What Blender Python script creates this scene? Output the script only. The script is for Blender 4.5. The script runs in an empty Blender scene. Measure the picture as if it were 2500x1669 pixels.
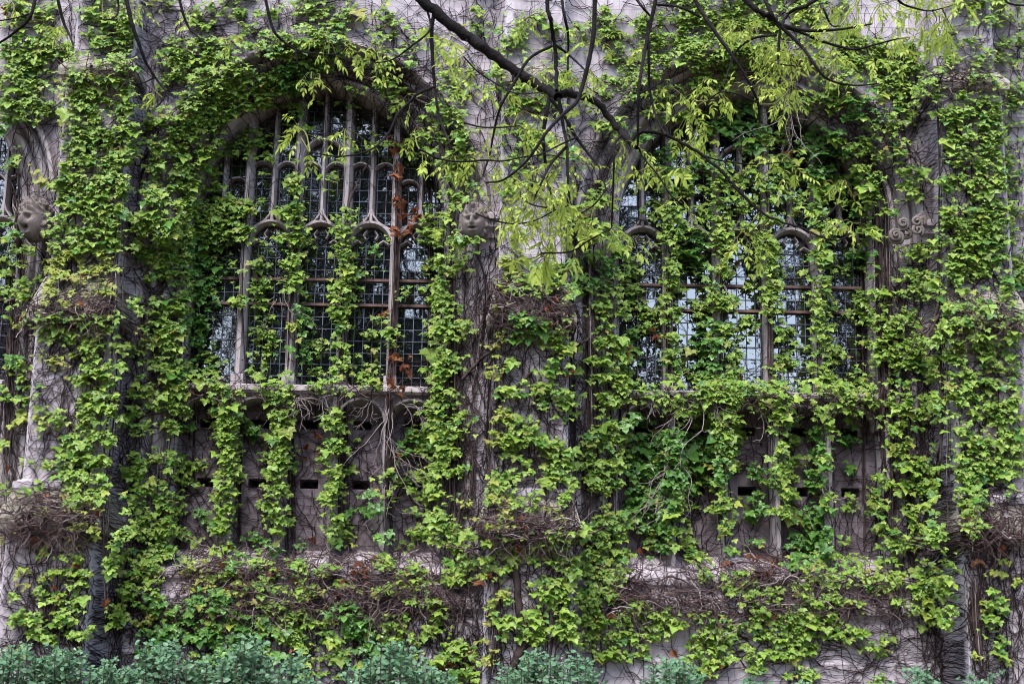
import bpy, math, random
import numpy as np
from mathutils import Vector, Matrix
from mathutils.bvhtree import BVHTree

rng = np.random.default_rng(11)
random.seed(5)
R_ = math.radians
S = bpy.context.scene
COL = S.collection

# ------------------------------------------------------------------ camera
FPX = 50 / 36 * 2500                       # focal length in photo pixels
PITCH, ROLL = R_(12.3), R_(0.9)
CAM = np.array([0.0, -16.5, 1.75])
_f = np.array([0, math.cos(PITCH), math.sin(PITCH)])
_u = np.array([0, -math.sin(PITCH), math.cos(PITCH)])
_r = np.array([1.0, 0, 0])
CR = math.cos(ROLL) * _r + math.sin(ROLL) * _u
CU = -math.sin(ROLL) * _r + math.cos(ROLL) * _u
cd = bpy.data.cameras.new('camera')
cd.lens = 50; cd.sensor_width = 36; cd.clip_end = 400
cd.dof.use_dof = True; cd.dof.focus_distance = 16.3; cd.dof.aperture_fstop = 9
cam = bpy.data.objects.new('camera', cd); COL.objects.link(cam)
M = Matrix(((CR[0], CU[0], -_f[0], CAM[0]), (CR[1], CU[1], -_f[1], CAM[1]), (CR[2], CU[2], -_f[2], CAM[2]), (0, 0, 0, 1)))
cam.matrix_world = M
S.camera = cam

# ------------------------------------------------------------------ sky, sun, exposure
SUN_EL, SUN_AZ = R_(58), R_(200)           # azimuth from north (+y) clockwise: behind the camera, a little to its left
w = bpy.data.worlds.new('World'); S.world = w; w.use_nodes = True
nt = w.node_tree; nt.nodes.clear()
sky = nt.nodes.new('ShaderNodeTexSky'); sky.sky_type = 'NISHITA'; sky.sun_disc = False
sky.sun_elevation = SUN_EL; sky.sun_rotation = SUN_AZ
sky.air_density = 1.0; sky.dust_density = 2.5; sky.ozone_density = 1.5
bg = nt.nodes.new('ShaderNodeBackground'); bg.inputs['Strength'].default_value = 0.15
wo = nt.nodes.new('ShaderNodeOutputWorld')
nt.links.new(sky.outputs[0], bg.inputs[0]); nt.links.new(bg.outputs[0], wo.inputs[0])
sl = bpy.data.lights.new('sun', 'SUN'); sl.energy = 1.3; sl.angle = R_(30); sl.color = (1.0, .96, .93)
so = bpy.data.objects.new('sun', sl); COL.objects.link(so)
sd = Vector((math.sin(SUN_AZ) * math.cos(SUN_EL), math.cos(SUN_AZ) * math.cos(SUN_EL), math.sin(SUN_EL)))
so.rotation_euler = sd.to_track_quat('Z', 'Y').to_euler(); so.location = (0, -10, 20)
S.view_settings.view_transform = 'Standard'; S.view_settings.look = 'None'
S.view_settings.exposure = 1.55; S.view_settings.gamma = 1.0
S.cycles.diffuse_bounces = 1; S.cycles.filter_width = 1.0

# ------------------------------------------------------------------ pixel -> place on the plane y
def W(px, py, y=0.0):
    px = np.asarray(px, float); py = np.asarray(py, float); y = np.asarray(y, float)
    d = _f * FPX + (px - 1250)[..., None] * CR + (834.5 - py)[..., None] * CU
    t = (y - CAM[1]) / d[..., 1]
    return CAM + d * t[..., None]

# ------------------------------------------------------------------ object helpers
def tag(o, label=None, cat=None, group=None, kind=None):
    if label: o['label'] = label
    if cat: o['category'] = cat
    if group: o['group'] = group
    if kind: o['kind'] = kind
    return o

def empty(name, loc=(0, 0, 0)):
    o = bpy.data.objects.new(name, None); o.location = loc; o.empty_display_size = .2
    COL.objects.link(o); return o

def mk(name, V, F, mat, parent=None, smooth=False, loc=None):
    """V: n x 3, F: list of index tuples or arrays (m x k)."""
    me = bpy.data.meshes.new(name)
    V = np.asarray(V, np.float32).reshape(-1, 3)
    blocks = []
    if isinstance(F, np.ndarray): blocks = [F]
    elif len(F) and isinstance(F[0], np.ndarray) and F[0].ndim == 2: blocks = F
    else:
        by = {}
        for f in F: by.setdefault(len(f), []).append(f)
        blocks = [np.array(v) for v in by.values()]
    me.vertices.add(len(V)); me.vertices.foreach_set('co', V.ravel())
    loops = np.concatenate([b.ravel() for b in blocks]).astype(np.int32)
    tot = np.concatenate([np.full(len(b), b.shape[1]) for b in blocks]).astype(np.int32)
    st = np.concatenate([[0], np.cumsum(tot)[:-1]]).astype(np.int32)
    me.loops.add(len(loops)); me.loops.foreach_set('vertex_index', loops)
    me.polygons.add(len(tot)); me.polygons.foreach_set('loop_start', st); me.polygons.foreach_set('loop_total', tot)
    me.polygons.foreach_set('use_smooth', np.full(len(tot), bool(smooth)))
    me.update(calc_edges=True); me.validate()
    if mat: me.materials.append(mat)
    o = bpy.data.objects.new(name, me); COL.objects.link(o)
    if parent: o.parent = parent
    return o

class MB:
    def __init__(s): s.V, s.F = [], []
    def add(s, V, F):
        b = len(s.V); s.V.extend([tuple(v) for v in V]); s.F.extend([tuple(i + b for i in f) for f in F]); return s
    def box(s, x0, x1, y0, y1, z0, z1):
        return s.add([(x0, y0, z0), (x1, y0, z0), (x1, y1, z0), (x0, y1, z0), (x0, y0, z1), (x1, y0, z1), (x1, y1, z1), (x0, y1, z1)],
                     [(0, 1, 5, 4), (1, 2, 6, 5), (2, 3, 7, 6), (3, 0, 4, 7), (4, 5, 6, 7), (3, 2, 1, 0)])
    def loft(s, rings, closed=True, caps=True):
        n = len(rings[0]); b = len(s.V)
        for r in rings: s.V.extend([tuple(p) for p in r])
        for i in range(len(rings) - 1):
            for j in range(n if closed else n - 1):
                k = (j + 1) % n
                s.F.append((b + i * n + j, b + i * n + k, b + (i + 1) * n + k, b + (i + 1) * n + j))
        if caps and closed:
            s.F.append(tuple(b + j for j in reversed(range(n)))); e = b + (len(rings) - 1) * n
            s.F.append(tuple(e + j for j in range(n)))
        return s
    def bar(s, pts, hw, yf, yb, ch=.45):
        """stone bar following pts (x,z) in the wall plane, chamfered towards the front"""
        pts = [np.array(p, float) for p in pts]; rings = []
        for i, p in enumerate(pts):
            t = pts[min(i + 1, len(pts) - 1)] - pts[max(i - 1, 0)]; t /= (np.linalg.norm(t) + 1e-9)
            nn = np.array([-t[1], t[0]]); ym = yb + (yf - yb) * .5
            rings.append([(*(p + nn * hw), yb), (*(p + nn * hw), ym), (*(p + nn * hw * ch), yf), (*(p - nn * hw * ch), yf), (*(p - nn * hw), ym), (*(p - nn * hw), yb)])
        return s.loft([[(a, c, b_) for a, b_, c in r] for r in rings])
    def build(s, name, mat, parent=None, smooth=False): return mk(name, s.V, s.F, mat, parent, smooth)

def tubes(curves, sides=4):
    """curves: list of (pts n x 3, radii n). Returns V, F for one mesh."""
    Vs, Fs, b = [], [], 0
    a = np.arange(sides) / sides * 2 * math.pi
    for P, r in curves:
        P = np.asarray(P, float); n = len(P)
        if n < 2: continue
        r = np.broadcast_to(np.asarray(r, float), (n,))
        T = np.gradient(P, axis=0); T /= (np.linalg.norm(T, axis=1, keepdims=True) + 1e-9)
        ref = np.array([.31, -.9, .17]) if abs(T[:, 1]).mean() < .8 else np.array([.9, .1, .3])
        A = np.cross(T, ref); A /= (np.linalg.norm(A, axis=1, keepdims=True) + 1e-9); B = np.cross(T, A)
        ring = P[:, None, :] + r[:, None, None] * (np.cos(a)[None, :, None] * A[:, None, :] + np.sin(a)[None, :, None] * B[:, None, :])
        Vs.append(ring.reshape(-1, 3))
        i = np.arange(n - 1)[:, None] * sides; j = np.arange(sides)[None, :]; k = (j + 1) % sides
        Fs.append(np.stack([i + j, i + k, i + sides + k, i + sides + j], -1).reshape(-1, 4) + b)
        b += n * sides
    return np.concatenate(Vs), np.concatenate(Fs)

def smooth_curve(P, n):
    """Catmull-Rom resampling of a polyline"""
    P = np.asarray(P, float)
    if len(P) < 3:
        t = np.linspace(0, 1, n)[:, None]; return P[0] * (1 - t) + P[-1] * t
    Q = np.vstack([2 * P[0] - P[1], P, 2 * P[-1] - P[-2]]); out = []
    u = np.linspace(0, len(P) - 1 - 1e-6, n)
    for x in u:
        i = int(x); t = x - i; a, b, c, d = Q[i:i + 4]
        out.append(.5 * ((2 * b) + (c - a) * t + (2 * a - 5 * b + 4 * c - d) * t * t + (3 * b - a - 3 * c + d) * t ** 3))
    return np.array(out)

# ------------------------------------------------------------------ materials
def newmat(name):
    m = bpy.data.materials.new(name); m.use_nodes = True
    n = m.node_tree.nodes; return m, n, m.node_tree.links, n['Principled BSDF']

def ramp(n, pts):
    r = n.new('ShaderNodeValToRGB'); e = r.color_ramp.elements
    e[0].position, e[0].color = pts[0][0], (*pts[0][1], 1); e[1].position, e[1].color = pts[-1][0], (*pts[-1][1], 1)
    for p, c in pts[1:-1]:
        q = e.new(p); q.color = (*c, 1)
    return r

def stone(name, c0, c1, stain, course=.36, bump=.35, brick=True):
    m, n, l, bs = newmat(name)
    tc = n.new('ShaderNodeTexCoord'); mp = n.new('ShaderNodeMapping'); l.new(tc.outputs['Object'], mp.inputs['Vector'])
    mp.inputs['Rotation'].default_value = (R_(90), 0, 0)       # x, z -> brick plane
    nz = n.new('ShaderNodeTexNoise'); nz.inputs['Scale'].default_value = 1.7; nz.inputs['Detail'].default_value = 8; nz.inputs['Roughness'].default_value = .62
    l.new(tc.outputs['Object'], nz.inputs['Vector'])
    cr = ramp(n, [(.3, c0), (.7, c1)]); l.new(nz.outputs['Fac'], cr.inputs['Fac'])
    mp2 = n.new('ShaderNodeMapping'); mp2.inputs['Scale'].default_value = (3.2, 3.2, .45); l.new(tc.outputs['Object'], mp2.inputs['Vector'])
    n2 = n.new('ShaderNodeTexNoise'); n2.inputs['Scale'].default_value = 1.6; n2.inputs['Detail'].default_value = 9; n2.inputs['Roughness'].default_value = .7
    l.new(mp2.outputs[0], n2.inputs['Vector'])
    r2 = ramp(n, [(.46, (0, 0, 0)), (.68, (1, 1, 1))]); l.new(n2.outputs['Fac'], r2.inputs['Fac'])
    mx = n.new('ShaderNodeMixRGB'); l.new(cr.outputs[0], mx.inputs[1]); mx.inputs[2].default_value = (*stain, 1)
    sc = n.new('ShaderNodeMath'); sc.operation = 'MULTIPLY'; sc.inputs[1].default_value = .6; l.new(r2.outputs[0], sc.inputs[0]); l.new(sc.outputs[0], mx.inputs[0])
    out = mx.outputs[0]
    nf = n.new('ShaderNodeTexNoise'); nf.inputs['Scale'].default_value = 45; nf.inputs['Detail'].default_value = 6; nf.inputs['Roughness'].default_value = .7
    l.new(tc.outputs['Object'], nf.inputs['Vector'])
    bp = n.new('ShaderNodeBump'); bp.inputs['Strength'].default_value = bump; bp.inputs['Distance'].default_value = .02
    l.new(nf.outputs['Fac'], bp.inputs['Height'])
    if brick:
        bk = n.new('ShaderNodeTexBrick'); l.new(mp.outputs[0], bk.inputs['Vector'])
        bk.inputs['Scale'].default_value = 1; bk.inputs['Brick Width'].default_value = course * 2.3; bk.inputs['Row Height'].default_value = course
        bk.inputs['Mortar Size'].default_value = .004; bk.inputs['Mortar Smooth'].default_value = .3; bk.inputs['Bias'].default_value = 0
        bk.inputs['Color1'].default_value = (1, 1, 1, 1); bk.inputs['Color2'].default_value = (.8, .79, .8, 1); bk.inputs['Mortar'].default_value = (.5, .46, .46, 1)
        mm = n.new('ShaderNodeMixRGB'); mm.blend_type = 'MULTIPLY'; mm.inputs[0].default_value = 1
        l.new(out, mm.inputs[1]); l.new(bk.outputs['Color'], mm.inputs[2]); out = mm.outputs[0]
    l.new(out, bs.inputs['Base Color']); l.new(bp.outputs[0], bs.inputs['Normal'])
    bs.inputs['Roughness'].default_value = .9; bs.inputs['Specular IOR Level'].default_value = .2
    return m

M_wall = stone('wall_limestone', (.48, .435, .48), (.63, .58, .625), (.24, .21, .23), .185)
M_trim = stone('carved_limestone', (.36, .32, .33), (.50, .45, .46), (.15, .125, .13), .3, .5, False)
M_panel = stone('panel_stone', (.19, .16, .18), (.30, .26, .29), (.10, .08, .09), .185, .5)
M_ledge = stone('mossy_ledge_stone', (.30, .27, .24), (.45, .42, .37), (.16, .17, .07), .3, .7, False)
M_head = stone('head_stone', (.17, .145, .135), (.27, .23, .215), (.05, .04, .035), .3, .5, False)

def plain(name, col, rough=.8, spec=.2, metal=0, var=None):
    m, n, l, bs = newmat(name); bs.inputs['Roughness'].default_value = rough; bs.inputs['Specular IOR Level'].default_value = spec; bs.inputs['Metallic'].default_value = metal
    g = n.new('ShaderNodeTexNoise'); g.inputs['Scale'].default_value = 9; g.inputs['Detail'].default_value = 6
    tc = n.new('ShaderNodeTexCoord'); l.new(tc.outputs['Object'], g.inputs['Vector'])
    v = var or tuple(c * .55 for c in col)
    r = ramp(n, [(.35, v), (.65, col)]); l.new(g.outputs['Fac'], r.inputs['Fac']); l.new(r.outputs[0], bs.inputs['Base Color'])
    return m

def leafmat(name, cols, trans, tcol, rough=.5):
    m, n, l, bs = newmat(name)
    g = n.new('ShaderNodeNewGeometry')
    r = ramp(n, [(i / (len(cols) - 1), c) for i, c in enumerate(cols)]); l.new(g.outputs['Random Per Island'], r.inputs['Fac'])
    l.new(r.outputs[0], bs.inputs['Base Color']); bs.inputs['Roughness'].default_value = rough; bs.inputs['Specular IOR Level'].default_value = .35
    tr = n.new('ShaderNodeBsdfTranslucent')
    mu = n.new('ShaderNodeMixRGB'); mu.inputs[0].default_value = .5; mu.inputs[2].default_value = (*tcol, 1); l.new(r.outputs[0], mu.inputs[1]); l.new(mu.outputs[0], tr.inputs['Color'])
    mx = n.new('ShaderNodeMixShader'); mx.inputs[0].default_value = trans
    l.new(bs.outputs[0], mx.inputs[1]); l.new(tr.outputs[0], mx.inputs[2]); l.new(mx.outputs[0], n['Material Output'].inputs['Surface'])
    return m

M_ivy = leafmat('ivy_leaf', [(.115, .215, .026), (.165, .29, .036), (.21, .345, .045), (.13, .235, .03), (.27, .38, .06), (.095, .19, .024), (.19, .25, .05)], .15, (.28, .42, .04), .4)
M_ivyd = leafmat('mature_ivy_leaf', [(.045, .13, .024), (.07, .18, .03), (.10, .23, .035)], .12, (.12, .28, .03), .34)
M_ivyy = leafmat('young_ivy_leaf', [(.21, .29, .035), (.29, .36, .05), (.24, .22, .06), (.18, .3, .035)], .2, (.3, .4, .04), .45)
M_dead = leafmat('withered_leaf', [(.28, .10, .045), (.18, .06, .03), (.34, .16, .08)], .2, (.3, .1, .04), .8)
M_ash = leafmat('ash_leaflet', [(.46, .60, .09), (.38, .53, .08), (.54, .64, .13), (.47, .60, .10)], .38, (.64, .78, .13), .45)
M_shrub = leafmat('shrub_leaf', [(.07, .17, .085), (.11, .23, .12), (.15, .28, .16)], .2, (.12, .3, .1), .45)
M_far = leafmat('far_leaf', [(.02, .04, .012), (.035, .06, .02)], .08, (.06, .12, .02), .6)
M_stem = plain('vine_bark', (.085, .062, .06), .9, .1, 0, (.03, .02, .02))
M_runner = plain('dark_runner', (.045, .03, .034), .9, .1, 0, (.018, .012, .013))
M_twig = plain('tangled_twig', (.13, .09, .088), .9, .1, 0, (.045, .028, .03))
M_pale = plain('bare_pale_twig', (.36, .31, .31), .85, .15, 0, (.2, .16, .16))
M_bark = plain('dark_tree_bark', (.022, .018, .02), .85, .15, 0, (.008, .007, .008))
M_sstem = plain('shrub_stem', (.1, .06, .05), .8)
M_lead = plain('lead_came', (.17, .19, .25), .55, .4, .3, (.09, .10, .14))
M_iron = plain('rusty_iron', (.20, .13, .11), .8, .2, 0, (.10, .065, .06))
M_flower = plain('white_petal', (.75, .74, .7), .6)
M_dirt = plain('dirt', (.12, .09, .06), .95)

def glassmat():
    m, n, l, bs = newmat('old_glass')
    bs.inputs['Base Color'].default_value = (.006, .008, .012, 1); bs.inputs['Roughness'].default_value = .03
    bs.inputs['IOR'].default_value = 3.2
    tc = n.new('ShaderNodeTexCoord'); g = n.new('ShaderNodeTexNoise'); g.inputs['Scale'].default_value = 7; g.inputs['Detail'].default_value = 2
    l.new(tc.outputs['Object'], g.inputs['Vector'])
    b = n.new('ShaderNodeBump'); b.inputs['Strength'].default_value = .12; b.inputs['Distance'].default_value = .02
    l.new(g.outputs['Fac'], b.inputs['Height']); l.new(b.outputs[0], bs.inputs['Normal'])
    return m
M_glass = glassmat()
M_dark = plain('shadowed_void', (.02, .018, .02), .95)

# ------------------------------------------------------------------ ground
g = MB(); N = 24
for i in range(N + 1):
    for j in range(N + 1):
        g.V.append((-160 + 320 * i / N, -220 + 300 * j / N, 0))
for i in range(N):
    for j in range(N):
        a = i * (N + 1) + j; g.F.append((a, a + N + 1, a + N + 2, a + 1))
tag(g.build('ground', M_dirt), 'dark soil bed below the ivy covered wall', kind='structure')

# ------------------------------------------------------------------ the hall
hall = empty('stone_hall')
tag(hall, 'grey stone gothic hall with two tall leaded windows, almost covered in ivy', 'building')
WIN = [-2.41, 2.85]                        # window centre lines
FARWIN = -7.63
PIERS = [-5.02, .22, 5.45]
HWD, PITCHX = 1.56, .62                   # half width of glass, light pitch
ZSP, RISE = 6.9, 1.8
ZSILL, ZBASE = 4.88, 2.70
RISE_K = .85

def arch_pts(d, n=22, zb=ZBASE - .1, y=0.):
    """outline of the opening grown outward by d: from bottom left over the point to bottom right, (x,z)"""
    a, h = HWD + d, RISE + d * RISE_K
    r = (a * a + h * h) / (2 * a); c = a - r
    th1 = math.atan2(h, -c) if c < 0 else math.atan2(h, -c)
    right = [(c + r * math.cos(t), ZSP + r * math.sin(t)) for t in np.linspace(0, math.acos(-c / r), n)]
    right = [(a, zb), (a, (zb + ZSP) / 2)] + right
    left = [(-x, z) for x, z in right]
    return left + right[::-1][1:]

def zin(x, d=0.):
    a, h = HWD + d, RISE + d * RISE_K
    r = (a * a + h * h) / (2 * a); c = a - r
    x = abs(x)
    return ZSP + math.sqrt(max(r * r - (x - c) ** 2, 0)) if x < a else ZSP

# wall face with the openings cut out
wb = MB(); ZT = 11.0; DO = .46
xs = [-9.5, -5.02, .22, 5.45, 9.5]
for k, cx in [(0, FARWIN), (1, WIN[0]), (2, WIN[1])]:
    xl, xr = xs[k] if k else -10.5, xs[k + 1]
    pts = arch_pts(DO); m_ = len(pts) // 2
    for half, xe in ((pts[:m_ + 1], xl), (pts[m_:][::-1], xr)):
        for (x0, z0), (x1, z1) in zip(half[:-1], half[1:]):
            q = [(xe, 0, z0), (cx + x0, 0, z0), (cx + x1, 0, z1), (xe, 0, z1)]
            wb.add(q, [(0, 1, 2, 3)])
    za = pts[m_][1]
    wb.add([(xl, 0, za), (xr, 0, za), (xr, 0, ZT), (xl, 0, ZT)], [(0, 1, 2, 3)])
wb.add([(5.45, 0, 0), (10.5, 0, 0), (10.5, 0, ZT), (5.45, 0, ZT)], [(0, 1, 2, 3)])
wb.add([(-10.5, .9, 0), (10.5, .9, 0), (10.5, .9, ZT), (-10.5, .9, ZT)], [(3, 2, 1, 0)])
wb.add([(-10.5, 0, ZT), (10.5, 0, ZT), (10.5, .9, ZT), (-10.5, .9, ZT)], [(0, 1, 2, 3)])
bvh_objs = [wb.build('wall', M_wall, hall)]

# plinth with mouldings
prof = [(.56, 2.90), (.10, 2.66), (.03, 2.64), (-.03, 2.60), (-.035, 2.53), (.0, 2.49), (.0, 2.43), (-.07, 2.37), (-.13, 2.32), (-.14, 2.22), (-.09, 2.17), (-.09, 2.12), (-.13, 2.08), (-.13, 1.72), (-.16, 1.68), (-.16, 0)]
pl = MB()
pl.loft([[(x, y, z) for y, z in prof] for x in np.linspace(-10.5, 10.5, 60)], closed=False)
bvh_objs.append(pl.build('plinth', M_wall, hall))

# buttresses
LV = [(0, .48, -.86), (2.96, .48, -.86), (2.98, .56, -.95), (3.05, .575, -.965), (3.10, .565, -.95), (3.42, .48, -.73), (3.45, .50, -.75), (3.52, .50, -.75), (3.56, .43, -.64),
      (5.36, .43, -.64), (5.38, .50, -.72), (5.46, .515, -.735), (5.50, .505, -.72), (5.93, .41, -.48), (5.98, .39, -.46),
      (8.40, .39, -.46), (8.42, .45, -.53), (8.50, .46, -.54), (8.54, .45, -.52), (8.72, .37, -.34), (11, .37, -.34)]
def buttress(cx):
    b = MB()
    rings = [[(cx - h, .05, z), (cx - h, yf + .03, z), (cx - h + .03, yf, z), (cx + h - .03, yf, z), (cx + h, yf + .03, z), (cx + h, .05, z)] for z, h, yf in LV]
    b.loft(rings)
    o = b.build('buttress', M_wall, hall)
    for z0, z1, i in ((2.98, 3.42, 2), (5.38, 5.93, 10), (8.42, 8.72, 16)):
        q = MB(); L = LV[i:i + 4]; e = .006
        q.loft([[(cx - h - e, .04, z), (cx - h - e, yf - e, z), (cx + h + e, yf - e, z), (cx + h + e, .04, z)] for z, h, yf in L])
        bvh_objs.append(q.build('weathering_ledge', M_ledge, o))
    bvh_objs.append(o)
for c in PIERS: buttress(c)

# string course between the label stops and the buttresses
for x0, x1 in ((-5.62, -5.42), (-4.62, -4.36), (-.36, -.18), (.62, .86), (4.90, 5.05)):
    sc_ = MB(); pr = [(.01, 6.60), (-.04, 6.62), (-.05, 6.70), (-.10, 6.74), (-.10, 6.80), (-.15, 6.83), (-.15, 6.89), (.01, 6.97)]
    sc_.loft([[(x, y, z) for y, z in pr] for x in (x0, x1)], closed=True)
    bvh_objs.append(sc_.build('string_course', M_trim, hall))

# splay section: (outward offset, depth)
SPLAY = [(-.02, .78), (-.01, .60), (.0, .42), (.0, .30), (.03, .285), (.05, .25), (.035, .215), (.06, .19), (.10, .20), (.125, .23), (.16, .22), (.175, .15), (.20, .105), (.235, .10), (.262, .125), (.275, .16), (.31, .15),
         (.325, .07), (.35, .03), (.385, .02), (.41, .04), (.425, .07), (.44, .05), (.46, -.004)]

def ogee_head(b, x, z0, hw, rise, w_, yf, yb, n=9):
    r = (hw * hw + rise * rise) / (2 * hw); c = hw - r
    for s in (-1, 1):
        t = np.linspace(0, math.acos(-c / r), n)
        b.bar([(x + s * (c + r * math.cos(q)), z0 + r * math.sin(q)) for q in t], w_, yf, yb)

def window(cx, lights=(0, 1, 2, 3, 4), sides=(-1, 1)):
    root = MB()
    full = len(lights) == 5
    # tracery: heads of the lights, cusps and the small bars over them; every mullion is a piece of its own
    t = MB(); YF, YB = .52, .70
    mx_ = [-1.5 * PITCHX, -.5 * PITCHX, .5 * PITCHX, 1.5 * PITCHX]
    if not full: mx_ = [1.5 * PITCHX]
    ZH = 6.68
    for i in lights:
        lx = (i - 2) * PITCHX; hw = PITCHX / 2 - .03
        ogee_head(t, cx + lx, ZH, hw, .29, .032, YF + .01, YB)
        for s in (-1, 1):
            t.bar([(cx + lx + s * .24, ZH + .02), (cx + lx + s * .16, ZH + .07), (cx + lx + s * .11, ZH + .03)], .018, YF + .09, YB)
            t.bar([(cx + lx + s * .05, ZH + .2), (cx + lx + s * .09, ZH + .14), (cx + lx + s * .06, ZH + .09)], .016, YF + .09, YB)
            t.bar([(cx + lx + s * .26, ZH + .20), (cx + lx + s * .19, ZH + .235), (cx + lx + s * .09, ZH + .30), (cx + lx + s * .03, ZH + .38), (cx + lx + s * .012, ZH + .46)], .02, YF + .04, YB)
            if abs(i - 2) <= 1: ogee_head(t, cx + lx + s * PITCHX / 4, 7.62, PITCHX / 4 - .01, .15, .018, YF + .08, YB, 6)
            elif s * (i - 2) < 0: ogee_head(t, cx + lx + s * PITCHX / 4, 7.4, PITCHX / 4 - .01, .15, .018, YF + .08, YB, 6)
        if i == 2: ogee_head(t, cx + lx, 7.78, hw, .3, .025, YF + .04, YB)
    fr = t.build('window', M_trim, hall); bvh_objs.append(fr)
    for x in mx_:
        t = MB(); t.bar([(cx + x, ZSILL - .05), (cx + x, 5.8), (cx + x, 6.6), (cx + x, zin(x) + .05)], .058, YF - .02, YB, .4)
        t.box(cx + x - .075, cx + x + .075, YF - .03, YB - .003, ZSILL - .05, ZSILL + .13)
        bvh_objs.append(t.build('mullion', M_trim, fr))
    for i in lights:
        lx = (i - 2) * PITCHX; t = MB()
        t.bar([(cx + lx, ZH + .27), (cx + lx, 7.2), (cx + lx, zin(lx) + .04)], .034, YF + .03, YB - .002, .4)
        bvh_objs.append(t.build('upper_mullion', M_trim, fr))
    # splayed, moulded jambs and arch
    pa = [arch_pts(d) for d, y in SPLAY]
    if not full: pa = [p[len(p) // 2:] for p in pa]
    jb = MB()
    rings = [[(cx + pa[k][i][0], SPLAY[k][1], pa[k][i][1]) for k in range(len(SPLAY))] for i in range(len(pa[0]))]
    jb.loft(rings, closed=False)
    bvh_objs.append(jb.build('moulded_jamb', M_trim, fr))
    # glass panes, each set a little out of true, and the lead between them
    for i in lights:
        gl = MB(); ld = MB()
        x0 = cx + (i - 2) * PITCHX - PITCHX / 2 + .03; x1 = x0 + PITCHX - .06; nc = 5; dx = (x1 - x0) / nc
        nr = int((8.7 - ZSILL) / .15)
        for c in range(nc):
            for r in range(nr):
                xa, xb, za, zb = x0 + c * dx, x0 + (c + 1) * dx, ZSILL + r * .15, ZSILL + (r + 1) * .15
                if za > zin(min(abs(xa - cx), abs(xb - cx))): continue
                tx, tz = rng.normal(0, .0045, 2); y = .715
                gl.add([(xa, y - tx * dx - tz * .15, za), (xb, y + tx * dx - tz * .15, za), (xb, y + tx * dx + tz * .15, zb), (xa, y - tx * dx + tz * .15, zb)], [(0, 1, 2, 3)])
        for c in range(nc + 1):
            x = x0 + c * dx; ld.box(x - .0042, x + .0042, .70, .717, ZSILL, zin(x - cx))
        for r in range(nr):
            z = ZSILL + r * .15
            xa, xb = x0, x1
            if z > ZSP:
                lim = [q for q in np.linspace(x0, x1, 25) if zin(q - cx) > z]
                if not lim: continue
                xa, xb = lim[0], lim[-1]
            ld.box(xa, xb, .699, .718, z - .0042, z + .0042)
        bvh_objs.append(gl.build('glazing', M_glass, fr)); ld.build('leading', M_lead, fr)
    for i in lights:
        x0 = cx + (i - 2) * PITCHX - PITCHX / 2
        for z in (5.93, 6.25): MB().box(x0 + .05, x0 + PITCHX - .05, .655, .69, z - .016, z + .016).build('saddle_bar', M_iron, fr)
    # sill
    sx0, sx1 = (cx - HWD, cx + HWD) if full else (cx + .6, cx + HWD)
    sl_ = MB(); ps = [(.76, 4.92), (.30, 4.85), (.19, 4.82), (.185, 4.76), (.215, 4.73), (.76, 4.73)]
    sl_.loft([[(x, y, z) for y, z in ps] for x in np.linspace(sx0, sx1, 8)])
    bvh_objs.append(sl_.build('sill', M_trim, fr))
    # blind arcade below the sill: backs with two rows of square sockets, shafts and arched heads
    bk = MB(); vd = MB()
    for i in lights:
        xa = cx + (i - 2) * PITCHX - PITCHX / 2; xb = xa + PITCHX
        s0, s1 = xa + .20, xb - .20
        zz = [2.6, 3.63, 3.74, 4.35, 4.46, 4.75]
        for j in range(5):
            if j in (1, 3):
                bk.add([(xa, .55, zz[j]), (s0, .55, zz[j]), (s0, .55, zz[j + 1]), (xa, .55, zz[j + 1])], [(0, 1, 2, 3)])
                bk.add([(s1, .55, zz[j]), (xb, .55, zz[j]), (xb, .55, zz[j + 1]), (s1, .55, zz[j + 1])], [(0, 1, 2, 3)])
                z0, z1 = zz[j], zz[j + 1]
                bk.add([(s0, .55, z0), (s1, .55, z0), (s1, .9, z0), (s0, .9, z0), (s0, .55, z1), (s1, .55, z1), (s1, .9, z1), (s0, .9, z1)],
                       [(0, 1, 2, 3), (7, 6, 5, 4), (0, 3, 7, 4), (1, 5, 6, 2), (3, 2, 6, 7)])
            else:
                bk.add([(xa, .55, zz[j]), (xb, .55, zz[j]), (xb, .55, zz[j + 1]), (xa, .55, zz[j + 1])], [(0, 1, 2, 3)])
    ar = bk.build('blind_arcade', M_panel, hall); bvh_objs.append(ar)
    for x in mx_: bvh_objs.append(MB().bar([(cx + x, ZBASE - .05), (cx + x, 3.6), (cx + x, 4.70)], .055, .23, .56, .4).build('arcade_shaft', M_trim, ar))
    for i in lights:
        sh = MB()
        lx = cx + (i - 2) * PITCHX; hw = PITCHX / 2 - .02; rise = .28; z0 = 4.40
        ogee_head(sh, lx, z0, hw, rise, .03, .245, .555)
        r = (hw * hw + rise * rise) / (2 * hw); c = hw - r
        for s in (-1, 1):      # spandrel plate over the arch
            tt = np.linspace(0, math.acos(-c / r), 9); cv = [(lx + s * (c + r * math.cos(q)), z0 + r * math.sin(q)) for q in tt]
            for (a0, b0), (a1, b1) in zip(cv[:-1], cv[1:]):
                q = [(a0, .30, b0), (a0, .30, 4.735), (a1, .30, 4.735), (a1, .30, b1), (a0, .56, b0), (a1, .56, b1)]
                sh.add(q, [(0, 1, 2, 3) if s > 0 else (3, 2, 1, 0), (0, 3, 5, 4)])
        bvh_objs.append(sh.build('arcade_head', M_trim, ar))
    # hood mould over the arch, from label stop to label stop
    hp = [(.47, .01), (.475, -.09), (.50, -.12), (.535, -.115), (.55, -.07), (.585, .01)]
    pa = [[p for p in arch_pts(d, 26) if p[1] >= ZSP - .01] for d, y in hp]
    if not full: pa = [p[len(p) // 2:] for p in pa]
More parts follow.
